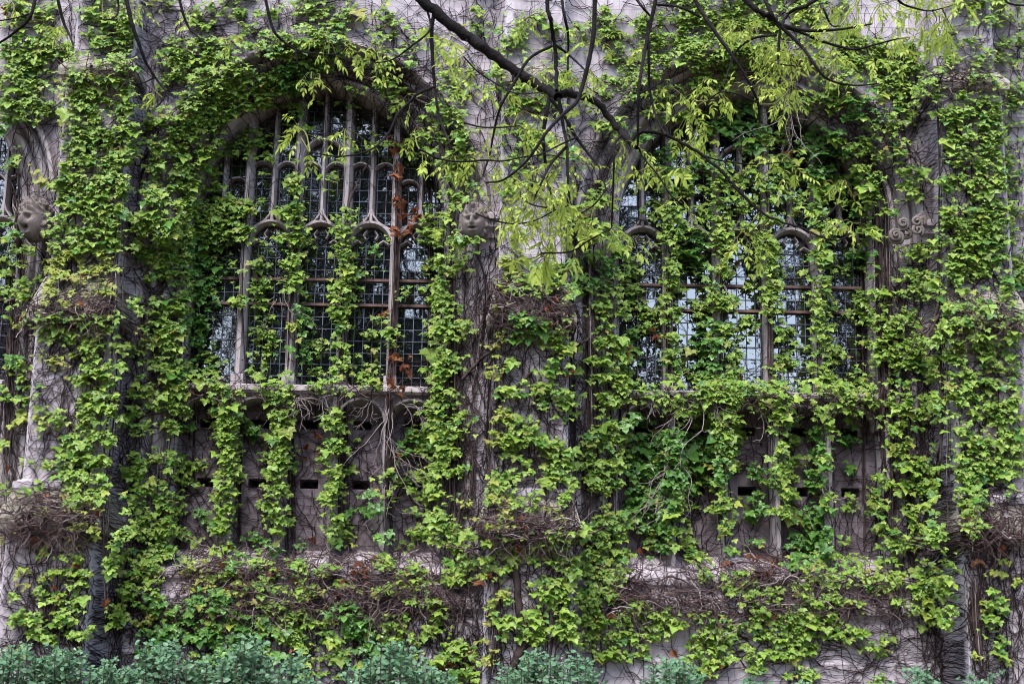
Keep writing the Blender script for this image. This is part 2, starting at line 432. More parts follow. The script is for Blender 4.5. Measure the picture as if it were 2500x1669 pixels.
    hm = MB(); hm.loft([[(cx + pa[k][i][0], hp[k][1], pa[k][i][1]) for k in range(len(hp))] for i in range(len(pa[0]))], closed=False)
    bvh_objs.append(hm.build('hood_mould', M_trim, hall))

for c in WIN: window(c)
window(FARWIN, lights=(4,))

# carved heads at the ends of the hood moulds
def carved_head(loc, yaw, pitch, mouth, label, size=.2):
    nu, nv = 96, 72; V = []; F = []
    rr = np.random.default_rng(int(abs(loc[0]) * 100)); ph = rr.uniform(0, 6, 6)
    for j in range(nv + 1):
        v = -math.pi / 2 + math.pi * j / nv
        for i in range(nu):
            u = 2 * math.pi * i / nu
            x, y, z = math.cos(v) * math.sin(u), -math.cos(v) * math.cos(u), math.sin(v)
            face = max(0, -y)
            px, pz = x, z
            r = 1.0
            r += .16 * max(0, -z - .2) * face                       # chin
            G = lambda cx, cz, sx, sz, a: a * math.exp(-((px - cx) / sx) ** 2 - ((pz - cz) / sz) ** 2) * (1 if y < 0 else 0)
            r += G(0, -.02, .13, .24, .42) + G(0, -.16, .17, .09, .10)   # nose
            r += G(-.33, .12, .16, .12, -.32) + G(.33, .12, .16, .12, -.32)
            r += G(-.33, .10, .09, .05, .12) + G(.33, .10, .09, .05, .12)
            r += G(-.30, .28, .24, .06, .16) + G(.30, .28, .24, .06, .16)
            r += G(0, -.42, .20, mouth, -.5) + G(0, -.42 + mouth + .05, .22, .05, .13) + G(0, -.42 - mouth - .05, .18, .05, .16)
            r += G(-.48, -.12, .2, .2, .08) + G(.48, -.12, .2, .2, .08)
            hair = 1 / (1 + math.exp(-(z - .42 + .9 * max(0, y + .35)) * 9))
            if y > -.25: hair = max(hair, 1 if z > -.75 else .4)
            r += hair * (.16 + .11 * math.sin(9 * u + 5 * math.sin(4 * v + ph[0]) + ph[1]) + .08 * math.sin(13 * v + 6 * math.sin(3 * u + ph[2])))
            V.append((x * r * .86, y * r * .95, z * r * 1.16))
    for j in range(nv):
        for i in range(nu):
            k = (i + 1) % nu; F.append((j * nu + i, j * nu + k, (j + 1) * nu + k, (j + 1) * nu + i))
    V = np.array(V) * size
    Rm = np.array(Matrix.Rotation(yaw, 3, 'Z') @ Matrix.Rotation(pitch, 3, 'X'))
    V = V @ Rm.T + np.array(loc)
    o = mk('carved_head', V, F, M_head, hall, True); o['label'] = label; bvh_objs.append(o)

P0 = lambda px, py, y: tuple(W(px, py, y))
carved_head(P0(84, 540, -.22), R_(-24), R_(8), .14, 'open mouthed stone head with curly hair, turned to its side', .2)
carved_head(P0(1157, 545, -.20), R_(-8), R_(4), .05, 'calm stone head half hidden in ivy', .17)
carved_head(P0(372, 525, -.18), R_(-15), 0, .06, 'stone head buried in ivy', .17)
carved_head(P0(1432, 560, -.18), R_(15), 0, .06, 'stone head under ivy beside the second window', .17)
# foliate boss with scrolls on the far right label stop
cv = []
bc = W(2222, 556, -.14)
for k in range(9):
    a0 = rng.uniform(0, 6.28); o_ = bc + np.array([rng.uniform(-.2, .2), rng.uniform(-.08, .05), rng.uniform(-.16, .14)])
    t = np.linspace(0, 3.6 * math.pi, 34); rad = .075 * (1 - t / t[-1] * .85)
    cv.append((np.stack([o_[0] + rad * np.cos(t + a0), o_[1] - .06 * t / t[-1], o_[2] + rad * np.sin(t + a0)], 1), .026 * (1 - .5 * t / t[-1])))
V, F = tubes(cv, 7); o = mk('carved_boss', V, F, M_head, hall, True); o['label'] = 'carved stone boss of curling leaves'

# ------------------------------------------------------------------ relief of the facade, for everything that clings to it
X0, X1, Z0, Z1, ST = -7.2, 7.2, .5, 10.6, .03
bv, bf, off = [], [], 0
for o in bvh_objs:
    vs = [v.co[:] for v in o.data.vertices]; bv += vs
    bf += [tuple(i + off for i in p.vertices) for p in o.data.polygons]; off += len(vs)
tree_ = BVHTree.FromPolygons(bv, bf)
nx, nz = int((X1 - X0) / ST) + 1, int((Z1 - Z0) / ST) + 1
HR = np.full((nx, nz), .71)
dv = Vector((0, 1, 0))
for i in range(nx):
    for j in range(nz):
        h = tree_.ray_cast(Vector((X0 + i * ST, -4, Z0 + j * ST)), dv, 5)
        if h[0] is not None: HR[i, j] = min(h[0].y, .71)
def minf(A, k):
    B = A.copy()
    for _ in range(k):
        C = B.copy()
        C[1:] = np.minimum(C[1:], B[:-1]); C[:-1] = np.minimum(C[:-1], B[1:]); B = C.copy()
        C[:, 1:] = np.minimum(C[:, 1:], B[:, :-1]); C[:, :-1] = np.minimum(C[:, :-1], B[:, 1:]); B = C
    return B
def blur(A, k):
    for _ in range(k):
        Q = np.pad(A, 1, mode='edge'); A = (Q[1:-1, 1:-1] * 2 + Q[:-2, 1:-1] + Q[2:, 1:-1] + Q[1:-1, :-2] + Q[1:-1, 2:]) / 6
    return A
HS = minf(HR, 1)
HL = blur(minf(HR, 3), 2)
def samp(A, x, z):
    i = np.clip(((np.asarray(x) - X0) / ST), 0, nx - 1.001); j = np.clip(((np.asarray(z) - Z0) / ST), 0, nz - 1.001)
    a, b = i.astype(int), j.astype(int); fi, fj = i - a, j - b
    return (A[a, b] * (1 - fi) + A[a + 1, b] * fi) * (1 - fj) + (A[a, b + 1] * (1 - fi) + A[a + 1, b + 1] * fi) * fj
def onwall(px, py, A=None, lift=0.):
    A = HS if A is None else A
    p = W(px, py, 0 * np.asarray(px, float))
    for _ in range(3):
        y = samp(A, p[..., 0], p[..., 2]) - lift; p = W(px, py, y)
    return p

# ------------------------------------------------------------------ leaf shapes
def ivy_template(k):
    r = np.random.default_rng(40 + k)
    half = [(.0, .05), (.14, -.06), (.30, -.05), (.47, .06), (.66, .10), (.60, .27), (.72, .47), (.50, .44), (.30, .50), (.29, .68), (.15, .84), (0, 1.10)]
    half = [(x * r.uniform(.92, 1.08), y + r.uniform(-.02, .02)) for x, y in half]
    half[0] = (0, .06); half[-1] = (0, 1.04)
    right = half; left = [(-x * r.uniform(.93, 1.07), y) for x, y in half[1:-1]][::-1]
    out = right + left
    mid = [(0, .06), (0, .38), (0, .70)]
    V = []
    droop, fold, cup = r.uniform(.2, .7), r.uniform(.1, .4), r.uniform(.0, .45)
    def zz(x, y): return -droop * y * y * .5 + fold * abs(x) - cup * x * x * 1.6 + .05 * math.sin(9 * x + 5 * y + k)
    for x, y in out + mid[1:]: V.append((x, y, zz(x, y)))
    n = len(out); A, B = n, n + 1
    F = []
    for i in range(n):
        j = (i + 1) % n; c = A if (out[i][1] + out[j][1]) / 2 < .52 else B
        F.append((c, i, j))
    # close the seam between the two fan centres
    for i in range(n):
        j = (i + 1) % n; h = (i - 1) % n
        ci = A if (out[i][1] + out[j][1]) / 2 < .52 else B; ch = A if (out[h][1] + out[i][1]) / 2 < .52 else B
        if ci != ch: F.append((ch, i, ci) if True else ())
    return np.array(V), np.array(F)
IVY_T = [ivy_template(k) for k in range(6)]

def oval_template(k, wd=.3, fold=.12, droop=.25):
    ys = [0, .12, .3, .5, .7, .87, 1.0]; ws = [.03, .55, .92, 1.0, .72, .34, .03]
    V = []; F = []
    for y, q in zip(ys, ws):
        for x in (-1, 0, 1):
            xx = x * q * wd; V.append((xx, y, fold * abs(xx) * 1.5 - droop * y * y * .5))
    for i in range(len(ys) - 1):
        a = i * 3; F += [(a, a + 1, a + 4, a + 3), (a + 1, a + 2, a + 5, a + 4)]
    return np.array(V), np.array(F)
OVAL_T = [oval_template(0, .175, .2, .3), oval_template(1, .20, .1, .6), oval_template(2, .16, .35, .15)]
ROUND_T = [oval_template(3, .44, .25, .25), oval_template(4, .40, .1, .5)]

def place(T, pos, tip, nrm, size):
    """copies of the leaf templates: tip direction, face normal, size per leaf"""
    tip = tip / np.linalg.norm(tip, axis=1, keepdims=True)
    X = np.cross(tip, nrm); X /= (np.linalg.norm(X, axis=1, keepdims=True) + 1e-9); Nn = np.cross(X, tip)
    which = rng.integers(0, len(T), len(pos)); Vs, Fs, b = [], [], 0
    for k, (tv, tf) in enumerate(T):
        m = which == k; n = m.sum()
        if not n: continue
        v = (pos[m][:, None, :] + size[m][:, None, None] * (tv[None, :, 0:1] * X[m][:, None, :] + tv[None, :, 1:2] * tip[m][:, None, :] + tv[None, :, 2:3] * Nn[m][:, None, :])).reshape(-1, 3)
        f = (tf[None] + (np.arange(n) * len(tv))[:, None, None]).reshape(-1, tf.shape[1]) + b
        Vs.append(v); Fs.append(f); b += len(v)
    return np.concatenate(Vs), np.concatenate(Fs)

# ------------------------------------------------------------------ ivy: one plant per entry. Patches are x0 y0 x1 y1 in photo pixels, cover 1-9,
# then d = mature dark leaves, y = young yellowish leaves, s = small leaves
IVY = [
('ivy on the wall at the upper corner above the open mouthed stone head', """0 0 60 60 4; 320 0 420 12 4y; 30 15 125 100 7; 0 95 118 172 9; 0 165 60 290 7; 50 170 160 290 5; 60 120 185 160 6; 130 110 180 165 6; 0 240 90 300 7; 150 200 175 240 3; 100 270 150 310 4; 60 0 130 20 4; 20 205 120 275 6"""),
('dense ivy sheet on the top of the buttress left of the first window', """200 0 320 60 7; 215 50 325 110 8; 230 95 330 168 7; 170 165 320 200 2y; 165 175 250 250 8; 190 180 330 262 8; 170 255 330 325 9; 165 320 325 392 8; 150 385 320 450 8; 140 445 310 510 8; 130 500 300 560 8; 160 185 180 330 6y"""),
('ivy hanging over the middle ledge of the buttress left of the first window', """120 555 292 615 8; 120 610 285 660 8y; 110 655 285 715 7y; 75 705 280 755 3y; 80 768 280 815 8; 100 800 170 840 5; 205 825 282 920 7; 200 910 280 1000 8; 195 990 275 1060 8; 30 885 100 945 5; 30 930 95 985 3; 110 865 180 930 4y; 103 980 140 1015 5; 30 1005 105 1060 6y; 128 1012 180 1045 5; 170 880 205 935 4; 60 825 100 870 3y; 40 760 90 800 4y"""),
('ivy tumbling over the low mossy ledge of the buttress at the left edge', """156 1060 262 1130 8; 160 1120 258 1215 9; 70 1115 150 1150 5; 10 1168 50 1205 6; 70 1175 112 1203 6; 0 1215 40 1260 3y; 60 1240 110 1265 4y; 90 1222 120 1245 4y; 160 1212 240 1330 6y; 90 1335 130 1375 5y; 140 1355 195 1385 6; 20 1370 60 1390 4y; 90 1390 140 1415 6y; 40 1395 70 1450 4y; 150 1390 220 1445 6; 70 1420 110 1450 5; 125 1430 155 1460 5y; 30 1440 70 1465 4; 140 1450 200 1520 6; 85 1455 120 1480 5; 40 1480 90 1500 5; 10 1495 55 1520 6; 60 1510 120 1565 6; 100 1525 130 1560 6; 0 1560 60 1590 5; 90 1575 140 1600 5; 170 1490 215 1560 5; 0 1290 30 1340 4y"""),
('sparse ivy with large leaves beside thick woody vines at the left edge', """0 540 62 585 7d; 0 598 70 668 6; 0 668 92 722 6; 20 720 65 755 4; 0 830 40 900 4d; 0 940 45 990 4; 0 1040 30 1080 4; 10 375 60 410 4; 60 425 110 460 4y; 30 350 60 370 3; 90 400 110 430 4y; 10 320 50 340 4; 0 470 15 520 3d; 0 290 25 320 6d"""),
('broad ivy sheet on the wall up and left of the first arch', """400 95 520 150 8; 480 95 590 175 8; 590 78 690 125 7; 405 140 480 200 8; 470 165 600 230 9; 385 165 420 215 5; 580 160 690 235 8; 420 215 560 270 7; 430 255 580 300 8; 350 262 420 300 6; 355 290 470 350 7; 470 280 560 325 6; 360 345 460 410 7; 440 320 535 400 7; 530 330 612 382 8; 605 310 665 362 5; 560 220 680 262 7; 630 225 680 260 6; 540 260 620 285 5; 520 245 570 300 6"""),
('thick curtain of ivy hiding the left jamb of the first window', """355 405 450 470 7; 440 400 540 460 8; 350 455 420 500 5; 450 455 545 520 8; 370 495 470 560 8; 460 500 545 580 9; 515 485 612 582 9; 335 525 440 600 8; 400 560 520 640 8; 330 585 420 680 7; 350 610 400 640 7; 465 580 528 672 9d; 470 640 520 720 9d; 410 660 480 700 6; 468 695 520 800 8d; 462 760 512 850 7d; 560 635 595 748 5; 535 560 570 640 5; 520 690 560 720 4"""),
('ivy column on the wall beside the left jamb of the first window', """365 718 460 770 7; 385 750 470 820 8; 315 735 345 765 5; 308 705 350 735 4; 320 760 355 790 4; 330 785 440 830 6; 345 815 440 865 7; 310 830 370 870 5; 400 830 455 860 6; 305 870 350 895 5; 370 870 440 925 7; 430 880 475 930 7d; 470 858 528 920 6; 325 915 370 950 5; 380 935 460 970 6; 325 960 400 1000 7; 400 970 455 1010 7; 305 1000 365 1040 7; 385 1025 430 1060 6; 320 1030 370 1060 6; 395 900 455 1020 6; 430 1035 460 1070 4d; 430 800 470 840 5"""),
('ivy column on the lower wall left of the dark panels', """308 1105 440 1150 7; 315 1150 415 1180 6; 330 1170 390 1215 7; 310 1190 350 1240 6; 380 1200 420 1235 6; 315 1234 445 1305 8; 262 1296 315 1330 7; 345 1296 446 1360 7; 265 1330 330 1370 7; 320 1340 380 1380 6; 265 1375 305 1400 6; 340 1380 400 1420 6; 300 1395 350 1430 6; 340 1415 385 1465 7; 270 1440 320 1490 7; 272 1480 312 1530 7; 420 1100 460 1130 5; 425 1160 460 1200 5; 425 1120 452 1260 4"""),
('ivy gathered over the point of the first arch', """640 155 762 215 7d; 660 78 800 140 8; 720 100 820 165 7; 760 130 830 165 6d; 820 115 970 165 4; 905 155 975 220 6; 925 200 985 235 5; 700 60 760 100 5; 700 228 780 268 5; 700 268 757 318 5; 820 212 872 262 4; 740 290 790 330 3; 632 320 672 392 5; 690 175 735 215 6d; 680 200 720 230 4; 900 318 962 360 5; 855 340 900 380 4; 955 250 1010 275 5"""),
('loose ivy creeping along the very top of the wall above the first arch', """460 15 525 68 6; 525 0 610 40 5; 620 20 690 55 5; 715 0 860 40 6; 750 30 860 90 6; 590 55 660 80 4; 480 50 540 70 4; 880 20 960 60 5; 900 60 990 120 5; 780 60 830 110 5d; 995 70 1060 120 4; 960 110 1010 150 4; 1100 130 1150 180 4; 370 10 420 30 3; 1130 20 1180 60 4; 1170 0 1230 40 4; 1150 60 1220 100 5"""),
('ivy column hanging below the sill under the first mullion', """485 928 575 958 6; 505 950 570 985 6; 525 955 595 1035 9; 520 1025 600 1090 9; 590 1025 632 1088 7d; 525 1085 592 1165 9; 525 1165 560 1190 4; 520 1188 580 1245 9; 515 1235 580 1292 8; 455 1245 520 1288 6d; 520 1290 572 1340 7; 446 1305 508 1332 6; 460 1105 510 1140 6; 462 1178 498 1198 5; 550 1335 600 1375 6d; 430 1345 480 1375 5; 460 1130 480 1170 2"""),
('thin ivy trail dangling over the glass of the second light of the first window', """635 578 655 600 5; 618 608 662 650 8; 622 645 655 690 7; 612 690 660 735 8; 615 745 660 770 6; 618 775 665 800 8; 600 805 645 835 4; 622 810 672 860 8; 610 860 660 905 7; 602 912 645 932 6; 640 925 668 938 5"""),
('ivy wrapped around the second mullion of the first window', """695 395 755 440 6; 690 440 755 505 7; 680 500 752 580 9; 690 575 755 650 9; 680 640 740 700 8; 690 690 745 720 6; 715 730 755 790 7d; 720 770 757 875 7d; 720 820 795 878 4; 690 750 720 800 4y; 690 860 720 935 4; 735 895 790 960 6; 640 415 675 432 4; 640 470 665 505 5"""),
('ivy column below the sill under the second mullion', """630 935 722 972 7; 655 955 722 1040 9; 645 1030 720 1100 9; 645 1085 700 1110 5; 635 1105 722 1160 9; 640 1155 705 1195 8; 650 1180 695 1240 8; 630 1222 700 1260 8; 645 1250 700 1300 7; 610 1300 665 1345 6d; 620 1340 680 1380 7; 680 1190 700 1260 5; 700 1130 735 1150 4d"""),
('ivy wrapped around the third mullion of the first window', """805 510 875 570 8; 810 560 880 625 7; 815 615 870 665 9; 830 640 905 690 4; 805 690 872 760 9; 800 750 865 800 8; 795 800 850 850 7; 800 830 865 880 6; 800 880 845 930 7; 790 925 850 960 7; 795 420 818 505 5; 785 880 870 900 3; 830 320 870 350 3; 790 370 830 420 3; 860 590 900 660 3"""),
('ivy column below the sill under the third mullion', """785 1000 850 1045 8; 780 1035 850 1100 8; 785 1095 850 1165 8; 790 1170 845 1225 8; 795 1215 850 1262 6; 797 1275 868 1325 7; 775 1290 800 1310 4; 880 1195 930 1260 6d; 860 1065 880 1085 5; 730 1280 760 1350 3d; 850 1320 870 1340 4"""),
('vine with red brown withered leaves climbing the fourth mullion of the first window', """930 775 980 815 6; 935 808 970 850 6; 958 725 985 765 4; 862 905 935 952 8; 890 775 935 822 6; 858 868 920 886 5; 895 835 930 870 4; 896 588 938 614 6d; 905 655 925 690 4; 930 565 960 590 5; 910 1140 975 1225 4; 930 1225 960 1310 5d; 905 1355 962 1390 7; 960 1110 1000 1180 4; 980 700 1045 735 4; 970 1050 1030 1122 6d"""),
('dense ivy strand on the right jamb of the first window', """1030 500 1100 580 9; 1035 575 1100 660 9; 1040 650 1090 740 9; 1045 730 1100 810 9; 1045 805 1095 880 8; 1040 875 1105 945 8; 1060 640 1095 760 6; 1095 615 1168 672 5; 1075 490 1140 520 5; 1100 545 1195 592 7; 1090 560 1130 610 7; 1080 768 1165 825 7; 1085 820 1125 880 5; 1060 862 1135 965 5; 1100 730 1155 760 5; 1095 650 1140 700 5"""),
('ivy hanging down the round shaft beside the dark panels', """1028 950 1105 1010 7; 1030 1010 1100 1080 8; 1010 1050 1105 1110 7; 1030 1100 1110 1155 8; 1078 1098 1132 1158 6; 1002 1145 1066 1262 7; 1065 1210 1110 1260 5; 1000 1280 1068 1330 6; 1080 1240 1120 1330 5; 1100 1290 1155 1370 7; 1095 1360 1157 1430 7; 1120 1225 1160 1265 4y; 960 1310 1000 1345 4; 1100 1000 1150 1070 5"""),
('ivy patch on the right shoulder of the first arch', """1068 178 1135 245 7; 1085 265 1135 330 8; 1030 285 1085 345 6; 1090 320 1140 400 8; 1000 320 1050 380 5; 1075 385 1140 430 7; 1080 420 1140 490 6; 1120 450 1170 500 6; 1030 330 1090 400 4; 1060 235 1110 270 6; 1140 200 1200 240 4; 1150 300 1190 350 3"""),
('low bank of ivy and tangled twigs under the dark panels', """418 1360 510 1400 5y; 500 1365 580 1410 6; 440 1395 560 1440 5y; 600 1385 690 1440 6; 720 1375 830 1430 6; 560 1420 640 1470 5y; 700 1430 780 1470 4y; 930 1375 1040 1445 6; 1000 1440 1060 1480 5; 820 1410 880 1440 4y; 330 1485 440 1530 6y; 400 1500 520 1560 6d; 480 1480 580 1530 6; 560 1500 670 1560 6d; 640 1510 700 1560 5; 700 1500 800 1560 5; 690 1540 760 1600 5; 780 1550 830 1590 5; 860 1520 920 1580 5d; 940 1500 1000 1560 6; 1000 1520 1080 1570 5; 880 1440 930 1480 4y; 780 1480 900 1520 3y; 1040 1570 1100 1600 4; 1040 1470 1090 1520 5; 1090 1540 1150 1600 4; 1110 1610 1140 1640 4; 600 1560 660 1600 4; 330 1440 560 1500 6d; 340 1530 460 1590 5d; 460 1560 620 1620 5d; 620 1440 760 1510 6; 800 1470 900 1540 6d; 740 1600 900 1660 4; 880 1580 1000 1640 5d; 1020 1590 1160 1669 5"""),
('ivy on the upper part of the middle buttress behind the tree bough', """1230 82 1290 140 7; 1240 30 1320 80 6; 1310 20 1360 70 5; 1330 60 1440 130 5; 1228 198 1300 275 7; 1290 200 1360 265 7; 1228 310 1310 412 5; 1380 360 1440 410 5d; 1235 415 1320 468 6; 1400 200 1460 260 5; 1230 275 1280 330 4; 1330 130 1400 180 5; 1210 130 1250 180 5; 1430 20 1480 70 5; 1460 50 1500 110 5; 1320 455 1380 500 4; 1310 330 1380 400 4"""),
('ivy tumbling over the middle ledge of the middle buttress', """1225 570 1285 640 6y; 1225 630 1270 705 6y; 1250 672 1360 722 8; 1290 640 1400 680 5; 1205 745 1245 775 5y; 1240 775 1330 830 8d; 1320 800 1378 858 7; 1260 820 1300 850 5; 1357 840 1405 915 7; 1192 805 1235 935 5y; 1235 870 1260 900 6; 1222 925 1308 968 6; 1305 900 1360 955 8; 1290 958 1405 990 5; 1195 995 1250 1085 7y; 1240 995 1312 1080 8; 1370 945 1405 1040 6; 1190 1065 1215 1110 5y; 1225 1075 1270 1115 7; 1305 1070 1330 1095 5; 1335 1075 1405 1185 8; 1192 1150 1260 1200 7; 1265 1130 1330 1150 4; 1185 1200 1245 1290 7y; 1250 1195 1310 1235 6; 1360 1200 1405 1240 6; 1310 1230 1360 1255 4y; 1360 1255 1400 1280 4y; 1155 1270 1200 1300 4y; 1180 840 1210 870 4y; 1360 770 1400 790 3"""),
('ivy dangling beneath the low ledge of the middle buttress', """1178 1315 1252 1400 6; 1278 1300 1380 1375 6; 1335 1290 1380 1320 7; 1371 1350 1425 1420 7; 1405 1290 1435 1350 5; 1180 1400 1235 1460 6y; 1310 1405 1405 1460 6; 1275 1420 1300 1450 4; 1240 1455 1270 1480 4; 1180 1455 1215 1520 5y; 1215 1500 1260 1560 6; 1265 1490 1300 1560 7; 1330 1440 1380 1490 6; 1300 1480 1400 1560 7; 1175 1540 1205 1620 5y; 1240 1600 1290 1640 4; 1370 1500 1410 1570 6"""),
('ivy on the narrow wall between the middle buttress and the second window', """1425 440 1480 502 6; 1400 540 1460 600 4; 1396 632 1500 702 7d; 1440 560 1530 640 6; 1378 693 1540 730 6; 1443 730 1537 775 8; 1500 650 1560 720 6; 1457 790 1528 850 8; 1443 864 1537 930 8; 1470 915 1540 985 8; 1453 980 1530 1072 6; 1500 590 1535 680 6; 1420 770 1450 790 3; 1500 840 1540 900 6; 1440 480 1490 560 5; 1365 500 1420 540 4"""),
('ivy on the lower wall between the middle buttress and the second window', """1421 1070 1540 1130 6; 1440 1120 1530 1195 7; 1450 1190 1500 1240 5y; 1428 1270 1520 1350 8; 1480 1215 1520 1270 5; 1432 1345 1530 1400 8; 1435 1395 1530 1460 7; 1420 1455 1500 1500 7; 1430 1500 1560 1560 7; 1480 1550 1560 1610 6; 1400 1430 1440 1480 5; 1420 1560 1480 1610 5; 1425 1070 1450 1120 5d; 1500 1450 1590 1500 6"""),
('small leaved ivy covering the wall above the second window', """1457 35 1580 90 6s; 1480 80 1600 145 6s; 1570 40 1690 110 7s; 1600 95 1700 150 6s; 1660 35 1800 110 8s; 1660 100 1800 160 9s; 1690 150 1790 225 9s; 1780 0 1880 60 8s; 1790 50 1890 140 9s; 1780 120 1870 170 8s; 1460 140 1560 200 5s; 1480 190 1560 250 5s; 1540 150 1660 220 5s; 1700 0 1790 40 7s; 1600 0 1700 40 6s; 1880 0 1960 60 6s; 1880 60 1990 140 7s; 1940 0 2060 50 5s; 1630 200 1700 250 5s; 1540 230 1620 280 5; 1460 290 1520 345 7; 1600 240 1680 290 5"""),
('ivy over the right shoulder of the second arch', """1965 190 2045 268 8; 2055 90 2160 160 8s; 2130 110 2255 175 8s; 2043 150 2150 215 7s; 2140 160 2258 232 7s; 2078 215 2146 290 7d; 2010 210 2080 250 6; 2178 250 2220 322 7; 2020 338 2130 378 8; 2085 372 2150 432 7; 2193 408 2255 485 6; 2160 335 2200 360 5; 2190 100 2245 150 7s; 2040 60 2120 110 6s; 2150 215 2230 255 6s; 2000 100 2060 160 6s; 2105 425 2150 480 5; 2180 340 2210 400 5; 2110 300 2150 340 5; 2250 190 2300 230 5"""),
('dark ivy hanging in the head of the second arch', """1746 248 1845 305 8d; 1760 300 1860 360 8d; 1850 268 1925 330 6; 1860 325 1925 395 6; 1950 312 2060 370 7d; 1980 360 2070 430 8d; 2000 420 2070 470 7; 1754 390 1850 450 7; 1840 420 1945 480 6; 1900 380 1990 440 6d; 1750 440 1830 500 7; 1930 470 2010 530 7; 1990 440 2070 500 7; 2070 425 2142 520 7; 1810 480 1900 540 6; 1640 330 1740 380 5; 1571 368 1640 420 7d; 1600 410 1690 480 6; 1660 440 1750 500 6; 1590 470 1660 520 5; 1680 380 1750 440 6d; 1540 300 1600 360 4d; 1680 270 1740 320 5"""),
('ivy on the first mullion of the second window', """1600 500 1690 560 8; 1605 555 1685 640 9; 1610 635 1680 720 9; 1600 725 1670 775 8; 1610 770 1665 825 7; 1535 725 1610 775 6; 1535 765 1600 820 7; 1530 800 1562 915 7d; 1615 812 1675 880 8; 1620 870 1675 950 9; 1545 600 1575 640 4; 1555 500 1610 545 5; 1540 925 1602 975 7; 1530 690 1560 720 5"""),
('thick ivy mass spilling across the second light of the second window', """1670 565 1740 640 9d; 1680 630 1735 670 6d; 1680 500 1760 570 8; 1735 520 1800 590 9; 1735 580 1800 660 9; 1730 650 1800 735 9; 1690 715 1750 790 9; 1680 780 1760 850 9d; 1740 730 1800 800 9; 1690 845 1765 920 9d; 1760 800 1805 880 8; 1680 905 1770 970 9; 1750 870 1805 965 8; 1700 690 1745 720 6; 1810 500 1850 560 6"""),
('ivy climbing the third mullion of the second window', """1830 560 1905 610 8; 1840 605 1920 660 8; 1835 655 1920 710 8; 1845 700 1915 768 8; 1875 765 1930 830 7; 1885 825 1945 890 7; 1870 890 1925 940 7; 1800 760 1865 790 6; 1815 625 1850 680 5d; 1810 690 1845 730 5; 1795 780 1830 840 5; 1920 810 1970 850 4; 1830 560 1860 600 6"""),
('ivy climbing the fourth mullion of the second window', """1965 550 2045 620 8; 1975 615 2040 690 8; 1965 685 2045 740 8; 1975 735 2045 800 9; 1980 795 2055 860 8; 1985 855 2050 945 8; 2035 655 2080 700 5; 1960 880 2000 920 5; 2050 850 2100 865 5; 1930 820 1980 845 4; 1960 500 2050 560 7d; 2040 750 2080 770 4; 1950 640 1975 665 4"""),
('ivy on the right jamb of the second window', """2080 600 2135 648 7d; 2093 648 2130 690 5; 2093 718 2165 780 8; 2105 770 2160 835 8; 2110 832 2165 890 8; 2105 920 2140 945 5; 2100 550 2155 600 6; 2060 500 2110 550 6d; 2110 690 2160 725 6; 2115 500 2170 560 5; 2090 900 2150 940 5"""),
('dark glossy ivy filling the first panels under the second window', """1540 1015 1590 1070 7d; 1535 1070 1620 1150 9d; 1560 1140 1660 1220 9d; 1540 1210 1640 1290 9d; 1570 1280 1630 1345 7d; 1610 1050 1690 1130 9d; 1640 1120 1700 1190 8d; 1640 1190 1700 1250 6; 1620 1230 1680 1300 6; 1660 1060 1770 1175 8d; 1630 960 1700 1010 7; 1620 1080 1680 1130 5y; 1620 1320 1690 1350 6; 1645 1130 1690 1160 5y"""),
('ivy fringe hanging under the sill of the second window', """1607 962 1700 1000 7; 1690 965 1800 1040 8; 1700 925 1800 975 8; 1790 930 1870 980 7; 1850 940 1920 1000 7; 1870 975 1940 1020 7; 1996 918 2080 960 7; 2060 925 2145 985 6; 1993 980 2085 1055 6; 1740 1010 1820 1060 8; 1950 930 2000 960 5; 2090 980 2150 1020 5; 2040 1060 2100 1120 4d"""),
('ivy column on the panel shaft below the second mullion of the second window', """1730 1055 1810 1110 8; 1740 1100 1820 1140 7; 1738 1180 1800 1250 7; 1750 1245 1800 1300 6; 1765 1295 1810 1355 6; 1814 1175 1880 1262 6d; 1815 1290 1850 1330 5d; 1667 1352 1745 1420 6; 1740 1190 1765 1230 5; 1815 1090 1870 1140 4d"""),
('bright ivy column on the panel shaft below the third mullion of the second window', """1875 1015 1950 1080 8; 1875 1075 1950 1150 9; 1870 1145 1950 1205 9; 1880 1200 1945 1262 8; 1925 1245 1985 1330 7d; 1920 1320 1985 1385 7d; 1815 1140 1880 1175 5d; 1900 1260 1940 1290 4"""),
('ivy column on the panel shaft below the fourth mullion of the second window', """1960 1050 2030 1110 6d; 1965 1105 2035 1160 8; 1950 1150 2020 1200 8d; 2000 1180 2040 1225 7; 1955 1225 2030 1300 8d; 1960 1295 2030 1385 8d; 2055 1205 2110 1240 7; 2050 1290 2080 1350 5; 2085 1360 2130 1385 6; 2065 1100 2100 1150 4d"""),
('ivy on the tall round shafts at the right end of the panels', """2130 1150 2185 1185 6; 2130 1190 2165 1240 6; 2125 1225 2160 1265 6; 2135 1280 2205 1345 8; 2130 1390 2210 1440 7; 2150 1340 2200 1370 5; 2195 1115 2270 1180 8; 2200 1175 2280 1240 8; 2215 1235 2300 1330 7; 2260 1080 2300 1150 4; 2240 1365 2315 1430 7; 2235 1425 2320 1490 7; 2230 1480 2320 1530 7; 2300 1340 2340 1360 4; 2170 1440 2220 1470 5"""),
('ivy on the pale wall beside the right jamb of the second window', """2104 550 2150 596 5; 2186 610 2245 660 6; 2180 660 2245 718 6; 2240 660 2300 730 7; 2175 775 2238 822 8; 2175 818 2250 880 8; 2220 830 2290 890 7; 2180 875 2285 925 7; 2171 900 2210 935 6; 2171 955 2285 1000 7; 2180 995 2285 1040 7; 2160 760 2200 800 6; 2230 590 2290 640 6; 2185 735 2230 760 5; 2160 1030 2220 1080 5; 2180 1080 2240 1120 6"""),
